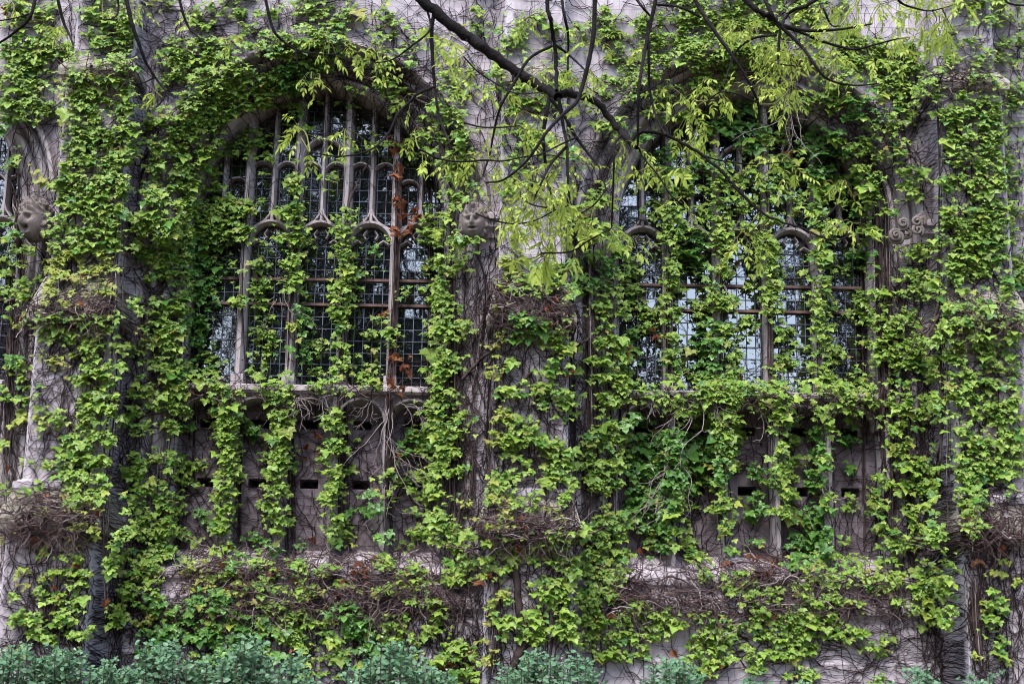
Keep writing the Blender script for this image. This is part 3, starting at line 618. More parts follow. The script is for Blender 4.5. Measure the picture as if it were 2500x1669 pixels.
('ivy sheet on the upper part of the buttress right of the second window', """2286 225 2360 290 8; 2350 225 2435 290 8; 2300 285 2450 340 8; 2305 335 2450 380 7; 2300 375 2400 440 6; 2390 375 2465 445 8; 2300 435 2390 500 6; 2380 440 2465 505 7; 2300 495 2400 555 7; 2390 500 2470 560 8; 2371 0 2435 60 8; 2290 115 2345 155 6; 2290 160 2330 185 5; 2371 150 2435 195 7; 2300 90 2390 110 4; 2380 100 2420 150 6; 2345 135 2400 150 4; 2280 60 2330 100 5; 2330 0 2370 25 5"""),
('ivy over the middle ledge of the buttress right of the second window', """2303 530 2410 600 7; 2320 590 2415 660 8; 2305 655 2400 710 6; 2360 570 2480 645 8; 2400 540 2480 580 7; 2371 690 2470 745 6; 2303 740 2420 788 7; 2400 745 2500 790 6; 2293 778 2400 850 7; 2378 812 2490 880 7; 2314 845 2365 965 7; 2400 885 2490 950 6; 2360 905 2410 935 5; 2365 960 2480 1000 7; 2330 960 2370 1060 7; 2380 995 2490 1060 6; 2335 1060 2400 1160 8; 2390 1060 2500 1165 8; 2340 1155 2395 1230 8; 2350 1225 2395 1305 8; 2460 1160 2500 1210 4; 2430 640 2500 690 5"""),
('straggling ivy on the foot of the buttress at the right edge', """2400 1360 2460 1400 4y; 2410 1440 2455 1500 5; 2415 1500 2460 1560 5; 2370 1420 2410 1500 3y; 2440 1590 2480 1625 4y; 2395 1275 2420 1300 5; 2460 1400 2500 1440 3y; 2420 1560 2450 1590 4; 2320 1370 2350 1385 5; 2350 1600 2400 1630 4y"""),
('ivy on the strip of wall beyond the buttress at the right edge', """2432 0 2500 50 6; 2440 45 2500 110 6; 2430 195 2500 270 7; 2450 290 2500 340 5; 2450 365 2500 435 6; 2460 450 2500 540 5; 2430 270 2470 300 5; 2470 600 2500 700 6d; 2440 110 2500 160 4; 2470 130 2500 200 4"""),
('low bank of ivy along the foot of the wall under the second window', """1955 1350 2040 1400 6; 2030 1370 2095 1430 6; 1960 1400 2050 1480 6; 1770 1395 1840 1450 7; 1820 1440 1900 1510 6; 1870 1480 1960 1540 7; 1940 1500 2045 1560 7; 1880 1540 1980 1600 7; 1700 1500 1790 1560 8; 1690 1550 1780 1630 7; 1550 1500 1640 1560 6; 1600 1480 1690 1530 6; 2055 1520 2110 1560 7; 2115 1555 2170 1590 7; 1820 1580 1870 1640 7; 1900 1630 1990 1660 6; 1560 1570 1600 1600 6; 2100 1440 2160 1460 4; 2020 1460 2090 1490 5; 1900 1420 1950 1460 5; 1800 1520 1860 1570 5; 2140 1640 2180 1660 5; 1970 1560 2010 1600 5; 1700 1630 1760 1669 5"""),
]
FL = {'': (.053, .031), 'd': (.062, .027), 'y': (.043, .030), 's': (.041, .052)}
HC = [onwall(np.array([a]), np.array([b]))[0] for a, b in ((82, 540), (1157, 545), (2222, 556))]
clear = lambda P: all(np.hypot(P[:, 0] - h[0], P[:, 2] - h[2]).min() > .19 for h in HC)
plants = []
for label, txt in IVY:
    root = empty('ivy_plant'); tag(root, label, 'ivy', 'ivy plants covering the hall')
    rects = []
    for q in txt.split(';'):
        a = q.split(); fl = a[4][1:]
        x0, y0, x1, y1 = map(float, a[:4])
        if 'mullion' in label or 'trail' in label or 'strand on' in label or 'thick ivy mass' in label:
            q_ = .2 if 'second window' in label else .13; x0, x1 = x0 + (x1 - x0) * q_, x1 - (x1 - x0) * q_
        if y0 <= 10: y0 = -70
        rects.append((x0, y0, x1, y1, int(a[4][0]), fl))
    plants.append((root, rects))
    xs_ = np.mean([(r[0] + r[2]) / 2 for r in rects]); ys_ = np.mean([(r[1] + r[3]) / 2 for r in rects])
    p = onwall(np.array([xs_]), np.array([ys_]))[0]
    root.location = (p[0], p[1], p[2])
    bins = {}; stems = []
    for x0, y0, x1, y1, d, fl in rects:
        sz, K = FL[fl]; area = (x1 - x0) * (y1 - y0)
        n = max(3, int(area * K * (d / 9) ** 1.6 + .5)); nc = max(1, n // 6)
        cx_ = (x0 + x1) / 2 + (x1 - x0) / 2 * np.sign(rng.uniform(-1, 1, nc)) * rng.uniform(0, 1, nc) ** .85
        cy_ = (y0 + y1) / 2 + (y1 - y0) / 2 * np.sign(rng.uniform(-1, 1, nc)) * rng.uniform(0, 1, nc) ** .85
        k = rng.integers(0, nc, n); sg = 10 * sz / .053
        px = cx_[k] + rng.normal(0, sg, n); py = cy_[k] + rng.normal(0, sg * .62, n)
        up = rng.uniform(0, 1, n)
        lift = .02 + .12 * up * (sz / .053)
        pos = onwall(px, py, HL, lift)
        keep = np.ones(n, bool)
        for h in HC: keep &= ~((np.abs(pos[:, 0] - h[0]) < .17) & (pos[:, 2] - h[2] > -.16) & (pos[:, 2] - h[2] < .30))
        size = sz * np.exp(rng.normal(0, .36, n)) * (.8 + .35 * rng.uniform(0, 1, nc)[k])
        a = R_(20) + R_(55) * rng.uniform(0, 1, n); az = rng.normal(0, .62, n)
        tip = np.stack([np.sin(az), -np.cos(az) * np.sin(a), -np.cos(az) * np.cos(a)], 1)
        nrm = np.stack([rng.normal(0, .28, n), -np.cos(a), np.sin(a) + .1], 1)
        m = rng.uniform(0, 1, n)
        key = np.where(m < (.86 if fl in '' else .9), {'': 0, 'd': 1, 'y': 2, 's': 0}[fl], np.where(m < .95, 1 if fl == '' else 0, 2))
        for kk in (0, 1, 2):
            s = (key == kk) & keep
            if s.any(): bins.setdefault(kk, []).append((pos[s], tip[s], nrm[s], size[s]))
    for kk, L in bins.items():
        A = [np.concatenate(c) for c in zip(*L)]
        V, F = place(IVY_T, *A)
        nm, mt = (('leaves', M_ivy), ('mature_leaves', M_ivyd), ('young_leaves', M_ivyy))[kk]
        o = mk(nm, V - np.array(root.location), F, mt, root)

# ------------------------------------------------------------------ stems
def walk(px, py, ang, n, r0, step=.055, wob=.28, lift=.012, A=None, drift=0.):
    """a stem creeping over the relief, ang = heading in the wall plane (0 right, pi/2 up)"""
    A = HS if A is None else A
    p = onwall(np.array([px]), np.array([py]))[0]; x, z = p[0], p[2]; P = []
    for i in range(n):
        P.append((x, float(samp(A, x, z)) - lift - rng.uniform(0, .012), z))
        ang += rng.normal(0, wob) + drift; x += math.cos(ang) * step; z += math.sin(ang) * step
    P = np.array(P); P[1:-1, 1] = (P[:-2, 1] + P[1:-1, 1] + P[2:, 1]) / 3
    return P, np.linspace(r0, r0 * .45, n)

centres = [[((r[0] + r[2]) / 2, (r[1] + r[3]) / 2) for r in rects] for _, rects in plants]
def owner(px, py):
    best, bi = 1e9, 0
    for i, c in enumerate(centres):
        for x, y in c:
            d = (x - px) ** 2 + ((y - py) * .8) ** 2
            if d < best: best, bi = d, i
    return bi
stems = [[] for _ in plants]; thick = [[] for _ in plants]; tang = [[] for _ in plants]; pale = [[] for _ in plants]
for i, (root, rects) in enumerate(plants):
    for x0, y0, x1, y1, d, fl in rects:
        for _ in range(max(1, int((x1 - x0) * (y1 - y0) / 900))):
            stems[i].append(walk(rng.uniform(x0, x1), rng.uniform(y0, y1), rng.choice([1, -1]) * math.pi / 2 + rng.normal(0, .7), int(rng.integers(8, 22)), rng.uniform(.003, .0065)))
# web of bare runners: x0 y0 x1 y1 count heading(v/h/m)
WEB = """150 0 220 160 45 m;0 -60 2500 20 200 h;0 1330 250 1669 260 m;2330 1320 2500 1669 200 m;2330 1180 2500 1320 80 m;330 0 480 110 60 h;480 40 640 100 40 h;330 110 400 250 40 m;320 200 380 520 80 m;640 0 760 90 35 m;860 60 1050 220 70 h;960 150 1060 260 60 m;1060 0 1240 90 40 m;1130 200 1240 420 60 m;1150 90 1230 220 40 h
1130 560 1230 760 150 v;1110 740 1200 1000 130 v;1100 960 1200 1260 170 m;1200 830 1400 1000 150 v;1200 1000 1400 1190 170 m;1360 650 1470 1000 70 m;1395 900 1470 1290 90 v;1380 1200 1470 1320 50 m
100 500 200 700 80 v;40 560 140 900 130 v;20 780 210 1010 170 m;20 1000 200 1180 150 m;270 560 350 900 120 m;270 880 350 1130 120 v;250 1100 350 1300 100 m;0 700 60 1200 80 v;250 1310 330 1560 110 v;0 1330 230 1600 200 v
440 980 600 1370 90 m;590 980 720 1370 90 m;720 980 850 1370 90 m;850 980 1000 1370 80 m;1000 1000 1120 1400 90 v
2240 150 2300 560 90 v;2170 400 2300 560 60 m;2200 200 2300 320 30 m;2310 90 2420 230 60 h;2310 380 2420 560 60 m;2440 60 2500 560 80 m;2180 560 2300 800 100 m;2240 780 2300 1000 80 v;2200 1000 2330 1130 70 m;2300 560 2500 780 110 h;2370 860 2500 1100 110 m;2240 1130 2340 1340 70 m
2360 1150 2500 1330 120 h;2300 1340 2500 1660 230 v;2040 1540 2320 1660 140 h;1760 1560 2060 1660 90 h;1430 1440 1560 1660 60 m;1540 1240 1700 1400 50 m;1690 1240 1860 1380 60 m;1860 1260 2160 1390 60 m;2120 560 2200 1300 160 v;2200 1120 2260 1480 40 v;1540 960 2120 1120 110 m
1230 330 1330 520 50 m;1330 250 1480 480 70 m;1480 150 1600 300 50 h;1900 180 2200 420 90 h;1960 300 2200 560 120 v;1380 420 1500 700 70 v;1180 1320 1400 1660 220 v;1080 1300 1190 1660 90 v;560 200 800 330 90 h;800 170 1000 330 110 h;930 280 1110 500 110 v;430 250 580 450 60 m;60 300 160 560 80 v;380 560 480 900 60 v;430 900 520 1000 40 m;320 1520 1180 1660 420 m;330 1440 1160 1660 420 v;180 1560 340 1669 80 v;2440 560 2500 800 40 m"""
for q in WEB.replace('\n', ';').split(';'):
    a = q.split(); x0, y0, x1, y1, n = map(int, a[:5]); mode = a[5]
    for _ in range(int(n * .6)):
        px, py = rng.uniform(x0, x1), rng.uniform(y0, y1)
        base = {'v': math.pi / 2, 'h': 0, 'm': rng.choice([0, math.pi / 2, math.pi / 2, 1.1, 2.0])}[mode]
        if rng.uniform() < .5: base += math.pi
        base += rng.normal(0, .3)
        stems[owner(px, py)].append(walk(px, py, base, int(rng.integers(8, 26)), rng.uniform(.0025, .0062), wob=.26))
        if rng.uniform() < .5:                       # short side shoots with holdfasts
            c = stems[owner(px, py)][-1][0]; j = int(rng.integers(1, len(c) - 1)); t = c[j + 1] - c[j]
            e = c[j] + np.array([-t[2], 0, t[0]]) * rng.choice([-1, 1]) * rng.uniform(1, 2.4) + t * rng.uniform(.5, 2)
            e[1] = float(samp(HS, e[0], e[2])) - .01
            stems[owner(px, py)].append((np.stack([c[j], (c[j] + e) / 2 + [0, -.006, 0], e]), .003))
# vine bundles that run up mullions, shafts, arrises and corners: points | count | spread px | radius
BUN = """600 930 590 700 604 500 612 400|4|6|.007;700 945 706 800 722 600 728 420 735 330|16|14|.009;836 1380 838 1150 836 940 842 700 850 540 845 430|14|13|.009;955 1390 950 1150 955 940 966 700 972 500 968 380|22|10|.009;706 1380 706 1150 700 950|9|14|.009;580 1380 582 1150 585 950|7|12|.008
1063 1430 1062 1100 1060 900 1060 600 1055 450 1020 330 930 230|18|14|.010;1095 1440 1098 1100 1100 800 1100 560 1095 440|14|10|.011;1125 1500 1120 1300 1150 1150 1110 900|8|14|.010;470 1380 470 1000 475 700 490 480 540 340 640 250|14|16|.009;430 1400 425 1100 440 800 450 600|12|14|.011;395 1440 400 1200 410 1000|8|16|.010
1437 1380 1445 1100 1440 800 1445 560 1480 420 1540 330|16|12|.011;1500 1380 1505 1100 1500 900|8|10|.009;1530 1390 1532 1000 1535 640|8|6|.008;1636 1380 1632 1100 1635 940 1635 600 1640 430|9|8|.009;1765 1380 1760 1100 1765 940 1768 600 1765 420|10|8|.010;1890 1390 1880 1150 1882 900 1880 600 1875 430|12|8|.009;2010 1400 2008 1150 2005 940 1995 650|11|8|.010
2112 1380 2110 1000 2105 700 2095 530 2040 400 1970 310|14|8|.009;2148 1420 2150 1100 2145 800 2140 560 2110 420 2040 310|18|10|.012;2176 1430 2180 1100 2172 800 2168 560 2160 470 2100 340 1990 240|16|9|.011;2222 1450 2215 1150 2200 900|7|10|.009;2275 1330 2300 1000 2290 800 2292 500 2285 150|14|9|.012;2310 1330 2320 1000 2305 700|8|8|.010
245 1300 262 1100 280 900 285 650 300 400 315 180|16|12|.009;268 1560 262 1400 258 1200|9|16|.010;40 720 38 560 36 450 40 330|12|14|.015;70 700 52 560 50 420 70 330|8|10|.012;20 1200 25 900 40 640|14|18|.010;1215 1300 1195 1100 1200 900 1230 700 1232 450|10|9|.009;1400 1290 1400 1000 1396 700|9|8|.008;1180 1500 1165 1380 1172 1320|5|6|.009;2390 1640 2375 1500 2372 1380|16|14|.010;1200 1660 1215 1500 1205 1330|12|16|.010;1330 1640 1345 1500 1340 1330|14|25|.008;120 1600 130 1450 135 1330|16|30|.009;1450 1640 1445 1500 1435 1300|8|14|.009
1100 260 1040 240 960 200 860 170 790 165|22|16|.008;560 300 640 235 720 190 790 165|18|16|.008;1140 420 1110 340 1060 280|12|12|.009;1760 185 1850 180 1960 230 2060 300|14|14|.008;1560 310 1640 230 1720 190|12|12|.008;2370 560 2440 590 2500 590|6|12|.008;620 640 670 660 700 700|0|1|.01;1150 600 1180 700 1165 900 1140 1000|14|22|.006;2370 480 2350 300 2330 240|5|20|.007"""
for q in BUN.replace('\n', ';').split(';'):
    a, n, sp, r = q.split('|'); a = list(map(float, a.split())); pts = np.array(a).reshape(-1, 2); n = int(int(n) * .65 + .5); sp = float(sp)
    for _ in range(n):
        m = max(8, int(np.abs(np.diff(pts, axis=0)).sum() / 14)); c = smooth_curve(pts, m)
        t0 = int(rng.uniform(0, .35) * m); t1 = int(m - rng.uniform(0, .35) * m)
        nz_ = np.cumsum(rng.normal(0, .33, m)); nz_ -= np.linspace(nz_[0], nz_[-1], m); o_ = rng.normal(0, sp * .55)
        tt = np.gradient(c, axis=0); tt /= np.linalg.norm(tt, axis=1, keepdims=True)
        c = c + np.stack([-tt[:, 1], tt[:, 0]], 1) * (o_ + nz_ * sp * .16)[:, None]
        c = c[t0:max(t1, t0 + 4)]
        P = onwall(c[:, 0], c[:, 1], blur(HS, 1) if False else HS, rng.uniform(.008, .05))
        for _k in range(2): P[1:-1, 1] = (P[:-2, 1] + P[1:-1, 1] + P[2:, 1]) / 3
        i = owner(*c[len(c) // 2]); rr_ = float(r) * rng.uniform(.35, 1.25)
        (thick if rng.uniform() < .85 else pale)[i].append((P, np.linspace(rr_, rr_ * .6, len(P))))
# single thick woody vines
WOOD = """1225 1690 1270 1590 1290 1560 1270 1500 1262 1420 1243 1330 1238 1290|.05;1345 800 1350 760 1340 725 1310 705|.02;1240 765 1290 770 1330 758|.022;1380 860 1440 825|.022;1250 955 1300 905|.02;1860 1520 1830 1480 1880 1440 1920 1425 1945 1400 1955 1370|.03;1820 1525 1845 1490 1860 1470|.03;1690 1460 1740 1440 1765 1400|.016;1130 925 1170 880 1205 855|.022
2260 830 2290 770 2300 740 2310 700|.022;2250 820 2275 790 2295 730|.014;2150 1030 2160 990 2172 940 2168 830 2172 700|.024;2180 700 2220 712|.016;180 800 170 770 157 745|.016;245 760 270 735 250 715|.016;2040 275 2100 235 2140 290|.009;70 520 60 440 35 340 28 280|.022;40 600 50 500 40 430|.015;330 1500 370 1480 385 1440|.016;2240 870 2262 830 2240 800 2215 780|.01;1220 1300 1290 1300 1340 1288 1380 1280|.03;1070 1000 1075 920 1078 860|.02;1120 1260 1130 1180 1110 1100|.02;1880 1000 1920 1040 1935 1110|.014;1090 340 1140 400 1150 470 1170 520|.014;480 1390 520 1370 550 1360|.012;880 820 920 760 950 730|.006;840 530 870 450 905 390|.016;70 560 110 600 140 680|.014;1335 650 1350 690 1360 740|.012"""
for q in WOOD.replace('\n', ';').split(';'):
    a, r = q.split('|'); pts = np.array(list(map(float, a.split()))).reshape(-1, 2)
    c = smooth_curve(pts, 26); P = onwall(c[:, 0], c[:, 1], HL, .03); P[:, 0] += rng.normal(0, .006, 26); r = float(r)
    thick[owner(*c[13])].append((P, np.linspace(r, r * .75, 26) * (1 + .12 * np.sin(np.arange(26) * 1.9))))
# matted twigs on ledges and along the base: x0 y0 x1 y1 count
MAT = """1195 690 1400 740 170;1190 745 1405 800 330;1165 1230 1405 1290 200;1160 1285 1420 1330 420;60 720 290 780 240;50 755 290 800 180;0 1200 190 1260 190;0 1250 230 1320 430;2290 755 2500 800 230;2330 1260 2500 1330 260;2320 165 2420 215 110;170 160 320 200 130
430 1370 640 1440 210;560 1440 1090 1500 800;440 1470 640 1520 200;640 1370 900 1430 220;880 1380 1080 1470 200;1480 1430 1720 1500 380;1700 1440 1900 1520 260;1880 1420 2120 1500 260;2060 1450 2200 1500 160;1780 1360 1960 1420 200;430 1340 1060 1400 420;1440 1375 2190 1440 420;450 935 600 990 60;640 955 760 1000 60;840 940 1000 990 50;1560 955 2120 1010 150;1080 1430 1160 1500 60"""
for q in MAT.replace('\n', ';').split(';'):
    x0, y0, x1, y1, n = map(int, q.split())
    for _ in range(int(n * .75)):
        px, py = rng.uniform(x0, x1), rng.uniform(y0, y1); p = onwall(np.array([px]), np.array([py]), HL, rng.uniform(.0, .14))[0]
        L = rng.uniform(.12, .5); m = 7; d = rng.normal(0, 1, 3) * [1, .45, .5]; d /= np.linalg.norm(d)
        P = [p]
        for _k in range(m):
            d = d + rng.normal(0, .35, 3) * [1, .5, .8]; d[2] -= .05; d /= np.linalg.norm(d); P.append(P[-1] + d * L / m)
        P = np.array(P); lim = samp(HS, P[:, 0], P[:, 2]) - .004; P[:, 1] = np.minimum(P[:, 1], lim); P[:, 1] = np.maximum(P[:, 1], lim - .22)
        (tang if rng.uniform() < .88 else pale)[owner(px, py)].append((P, np.linspace(1, .45, m + 1) * (rng.uniform(.0025, .0075) if rng.uniform() > .1 else rng.uniform(.009, .016))))
# bare pale twigs dangling free of the wall: start x y, heading deg, length m, count
for x, y, h, L, n in ((720, 965, -60, .55, 7), (800, 960, -100, .3, 3), (905, 985, -110, .4, 4), (945, 1000, -95, 1.0, 6), (985, 990, 20, .45, 5), (965, 1090, -70, .9, 7), (955, 1180, -100, .8, 6), (1600, 965, -100, .3, 5), (1700, 970, -110, 1.0, 5), (1740, 970, -80, .6, 4), (1640, 1120, -95, .9, 7), (1650, 1210, -150, .7, 4), (1540, 1250, -80, .5, 3), (1860, 1000, -60, .5, 4), (1925, 250, -90, .9, 6), (1935, 330, -80, .5, 4), (680, 720, -80, .6, 4), (1915, 900, -95, .6, 4), (1760, 690, -80, .4, 3), (2000, 1180, -80, .5, 3)):
    for _ in range(n):
        p = onwall(np.array([x + rng.normal(0, 8)]), np.array([y + rng.normal(0, 5)]), HL, .06)[0]; a = R_(h) + rng.normal(0, .35); m = 12; P = [p]
        l = L * rng.uniform(.5, 1.1)
        for _k in range(m):
            a += rng.normal(0, .25); P.append(P[-1] + np.array([math.cos(a), rng.normal(-.08, .15), math.sin(a)]) * l / m)
        P = np.array(P); pale[owner(x, y)].append((P, np.linspace(.0062, .002, m + 1)))
        for _k in range(3):
            j = int(rng.integers(3, m)); b = a + rng.choice([-1, 1]) * rng.uniform(.5, 1.1)
            e = P[j] + np.array([math.cos(b), -.1, math.sin(b)]) * rng.uniform(.05, .16); pale[owner(x, y)].append((np.stack([P[j], (P[j] + e) / 2 + rng.normal(0, .006, 3), e]), .0022))
for i, (root, rects) in enumerate(plants):
    for nm, L, mt, s in (('runners', stems[i], M_runner, 3), ('woody_stems', thick[i], M_stem, 5), ('matted_twigs', tang[i], M_twig, 3), ('bare_twigs', pale[i], M_pale, 3)):
        L = [q for q in L if clear(q[0])]
        if L:
            V, F = tubes(L, s); o = mk(nm, V - np.array(root.location), F, mt, root, True); o['kind'] = 'stuff'
# withered leaves still hanging on some plants
DEAD = {}
for x, y, s, n in ((935, 770, 9, 3), (995, 882, 14, 5), (962, 870, 8, 4), (965, 930, 14, 8), (968, 560, 8, 4), (972, 420, 10, 8), (975, 490, 10, 8), (1020, 520, 10, 5), (968, 1105, 8, 4), (1860, 1372, 16, 9), (1890, 1378, 8, 4), (760, 1075, 20, 6), (870, 1390, 25, 9), (930, 1365, 10, 4), (1795, 925, 5, 3), (1610, 815, 10, 4), (1535, 860, 8, 5), (700, 1000, 20, 4), (960, 350, 10, 6), (1770, 600, 25, 6), (560, 1400, 60, 6), (1100, 1640, 20, 6), (20, 30, 12, 5), (1940, 365, 12, 3), (1000, 545, 12, 6), (1300, 790, 60, 7), (1280, 1300, 70, 8), (120, 1280, 80, 8), (700, 1420, 150, 14), (1750, 1460, 160, 14), (160, 760, 70, 5), (2420, 1290, 50, 5)):
    i = owner(x, y)
    px, py = x + rng.normal(0, s, n), y + rng.normal(0, s, n); pos = onwall(px, py, HL, .07)
    a = rng.normal(0, .5, n); DEAD.setdefault(i, []).append((pos, np.stack([np.sin(a), rng.normal(0, .35, n), -np.cos(a)], 1), rng.normal(0, 1, (n, 3)) + [0, -.8, 0], rng.uniform(.05, .11, n)))
DT = []
for k in range(3):
    v, f = ivy_template(k + 20); v = v.copy(); v[:, 2] += 1.1 * v[:, 0] ** 2 * 2 - .25 * np.sin(v[:, 1] * 3); v[:, 0] *= .6; DT.append((v, f))
for i, L in DEAD.items():
    A = [np.concatenate(c) for c in zip(*L)]; V, F = place(DT, *A); mk('withered_leaves', V - np.array(plants[i][0].location), F, M_dead, plants[i][0])

# ------------------------------------------------------------------ the ash tree whose boughs hang into the picture
ash = empty('ash_tree', (-5.2, -10.2, 0))
tag(ash, 'ash tree reaching in with dark bare boughs and lime green new leaves', 'tree')
AL = np.array(ash.location)
YB_ = -9.0
# dark boughs: depth | radius start px, end px | points (photo pixels)
BR = """-9.0|14.5 11|985 -45 1035 5 1107 65 1180 118 1250 168 1300 200 1340 222 1362 236
-9.0|10.5 6.5|1356 238 1378 229 1410 234 1460 252 1500 304 1530 338 1556 360
-9.0|5.5 1.6|1540 350 1552 330 1575 322 1607 325 1660 346 1714 379 1768 425 1800 464 1843 504 1893 536 1957 557 2003 577 2043 586 2079 571
-9.2|5.5 5|1330 -40 1339 28 1348 71 1357 143 1360 222
-9.3|4 2|1364 240 1375 307 1384 357 1386 428 1391 496
-8.8|4.3 2|1342 236 1327 321 1329 375 1339 446 1354 510
-9.1|4 1.6|1344 240 1379 286 1407 336 1436 375 1464 411 1480 464
-9.5|5 1.6|1453 -40 1450 71 1439 143 1421 214 1407 250 1375 279 1336 321 1307 364 1279 400 1229 439 1186 446
-9.4|4.2 2.6|1610 -40 1589 54 1571 143 1559 232 1557 357
-9.4|3.4 1.6|1582 54 1584 143 1586 214 1600 279 1625 329
-9.4|2.6 2.4|1535 -30 1562 10 1586 38
-9.6|3.4 2|1367 -40 1376 30 1387 89 1386 171
-9.2|2.8 1.4|1357 110 1395 140 1432 175
-9.2|3 1.6|1348 112 1293 143 1257 200 1221 264 1204 332 1196 375 1179 428
-9.0|4.2 1.8|1061 30 1054 71 1057 161 1062 214 1071 279 1089 329 1100 350
-9.0|2.8 1.2|1062 211 1021 229 1007 243 971 279 946 329 900 368 829 382 757 371
-9.0|2.4 1|1040 15 1050 71 1007 111 957 146 907 155
-8.6|3.4 1|640 -40 664 64 686 96 721 121 775 132 821 132 846 114
-8.6|1.6 .8|721 121 729 161 750 189 779 196
-8.4|4.4 1.4|300 -40 321 54 339 107 357 154 379 189 405 223 429 239
-8.4|1.6 .9|379 189 343 204 307 196
-8.4|1.6 .9|405 223 393 250 382 262
-8.4|1.5 .8|407 221 464 211
-8.5|3 1|428 -40 454 54 482 89 511 111 536 111
-8.3|3.4 1.6|132 -40 154 50 171 89 179 111
-8.2|3.6 1.6|92 -40 75 39 36 79 0 104 -30 116
-8.2|1.8 1|75 34 36 45 -20 54
-8.4|2.2 1|284 -40 289 25 275 46 252 48
-9.0|8 6|1775 -40 1843 21 1886 46 1907 65
-9.0|4 3.4|1850 -40 1886 39 1906 66
-9.0|6 3.4|2040 -40 1971 14 1929 29 1907 62
-9.0|4 1.4|1907 62 1971 75 2043 73 2100 64 2129 59
-9.0|3.6 1.2|1910 66 1950 77 2004 100 2057 116 2093 120 2164 102 2193 95
-9.1|3.6 1.2|1907 66 1957 114 1986 154 2011 186 2043 202 2093 209 2146 204
-9.0|3 1.2|1905 66 1900 143 1907 157 1957 163
-9.0|2.8 1.2|1896 86 1843 93 1804 118 1786 150 1768 207
-9.3|4.5 2|1680 -40 1700 7 1729 54 1764 104 1800 154 1829 204 1850 250 1855 300
-9.3|2.6 2.2|1604 12 1660 18 1711 43
-9.0|2 1|2010 21 2029 61 2050 64
-8.9|2.6 1|2180 -40 2196 4 2236 21 2271 27 2300 21
-8.8|2.6 1.6|2440 -40 2454 0 2475 12 2520 14
-9.5|1.5 1|1132 139 1171 179 1229 214 1264 229 1314 227
-9.3|2.2 1.2|1025 364 1068 386 1121 395 1186 391 1229 393 1286 382 1343 379 1379 388
-9.4|1.8 1.2|1132 300 1179 311 1229 311 1268 307
-9.2|1.8 1.2|1161 521 1200 536 1250 546 1304 539 1357 512
-9.2|1.8 1.2|1321 618 1393 614 1439 586 1493 557
-9.2|3 1.6|1517 330 1500 357 1498 428 1493 557
-9.1|2 1|1560 362 1571 386 1607 428 1636 475 1668 500
-9.0|1.8 1|2045 500 2007 539 1968 559
-9.3|2 1|1556 232 1590 215 1620 200
-9.3|1.6 1|1850 250 1800 230 1760 225 1730 245
-9.2|1.8 1|1714 379 1760 392 1840 402 1910 396
-9.5|3 1.4|1384 357 1345 400 1320 450 1306 480
-9.4|2 1|1407 336 1375 350 1330 372 1290 385
-9.3|2 1|1391 496 1375 505 1340 490
-9.3|1.8 1|1354 510 1300 500 1270 480
-9.3|1.8 1|1480 464 1450 500 1420 520"""
branches = []; knots = []
mpp = lambda y: (y - CAM[1]) / FPX * 1.03
top = []
for q in BR.split('\n'):
    y, r, p = q.split('|'); y = float(y); r0, r1 = map(float, r.split()); pts = np.array(list(map(float, p.split()))).reshape(-1, 2)
    n = len(pts) * 6; c = smooth_curve(pts, n)
    yy = y + .12 * np.sin(np.linspace(0, 5, n) + pts[0, 0]) * np.linspace(0, 1, n)
    P = W(c[:, 0], c[:, 1], yy); s = mpp(y)
    wob = 1 + .07 * np.sin(np.arange(n) * 2.1 + pts[0, 1]) + rng.normal(0, .03, n)
    if r0 > 5: P = P + rng.normal(0, .0022, P.shape) * min(r0, 8) / 5
    branches.append((P, (np.linspace(r0, r1, n) * (1 if r0 > 5 else 1.3) + .25) * s * wob))
    knots.append((c, P))
    if pts[0, 1] < -20: top.append((P[0], r0 * s))
# limbs above the picture, carrying those boughs, and the trunk beside it
limbs = []
zt_ = 6.35
limb = smooth_curve(np.array([[-5.2, -10.2, 3.6], [-4.6, -10.0, 5.2], [-3.2, -9.6, 6.2], [-1.2, -9.3, 6.5], [1.0, -9.2, 6.7], [3.2, -9.1, 6.7]]), 40)
limbs.append((limb, np.linspace(.15, .05, 40)))
for p, r in top:
    k = int(np.argmin(np.abs(limb[:, 0] - (p[0] - .45)))); a = limb[k]
    limbs.append((smooth_curve(np.stack([a, a * .5 + p * .5 + np.array([-.03, .05, .12]), p]), 12), np.linspace(max(r * 1.25, .012), r, 12)))
tr = smooth_curve(np.array([[-5.2, -10.2, -.05], [-5.22, -10.15, 1.5], [-5.15, -10.25, 3.4], [-5.3, -10.4, 6], [-5.2, -10.2, 9]]), 30)
V, F = tubes([(tr, np.linspace(.27, .1, 30) + .12 * np.exp(-np.arange(30) / 1.6))], 14); mk('trunk', V - AL, F, M_bark, ash, True)
for b_ in limbs:
    V, F = tubes([b_], 8); mk('limb', V - AL, F, M_bark, ash, True)
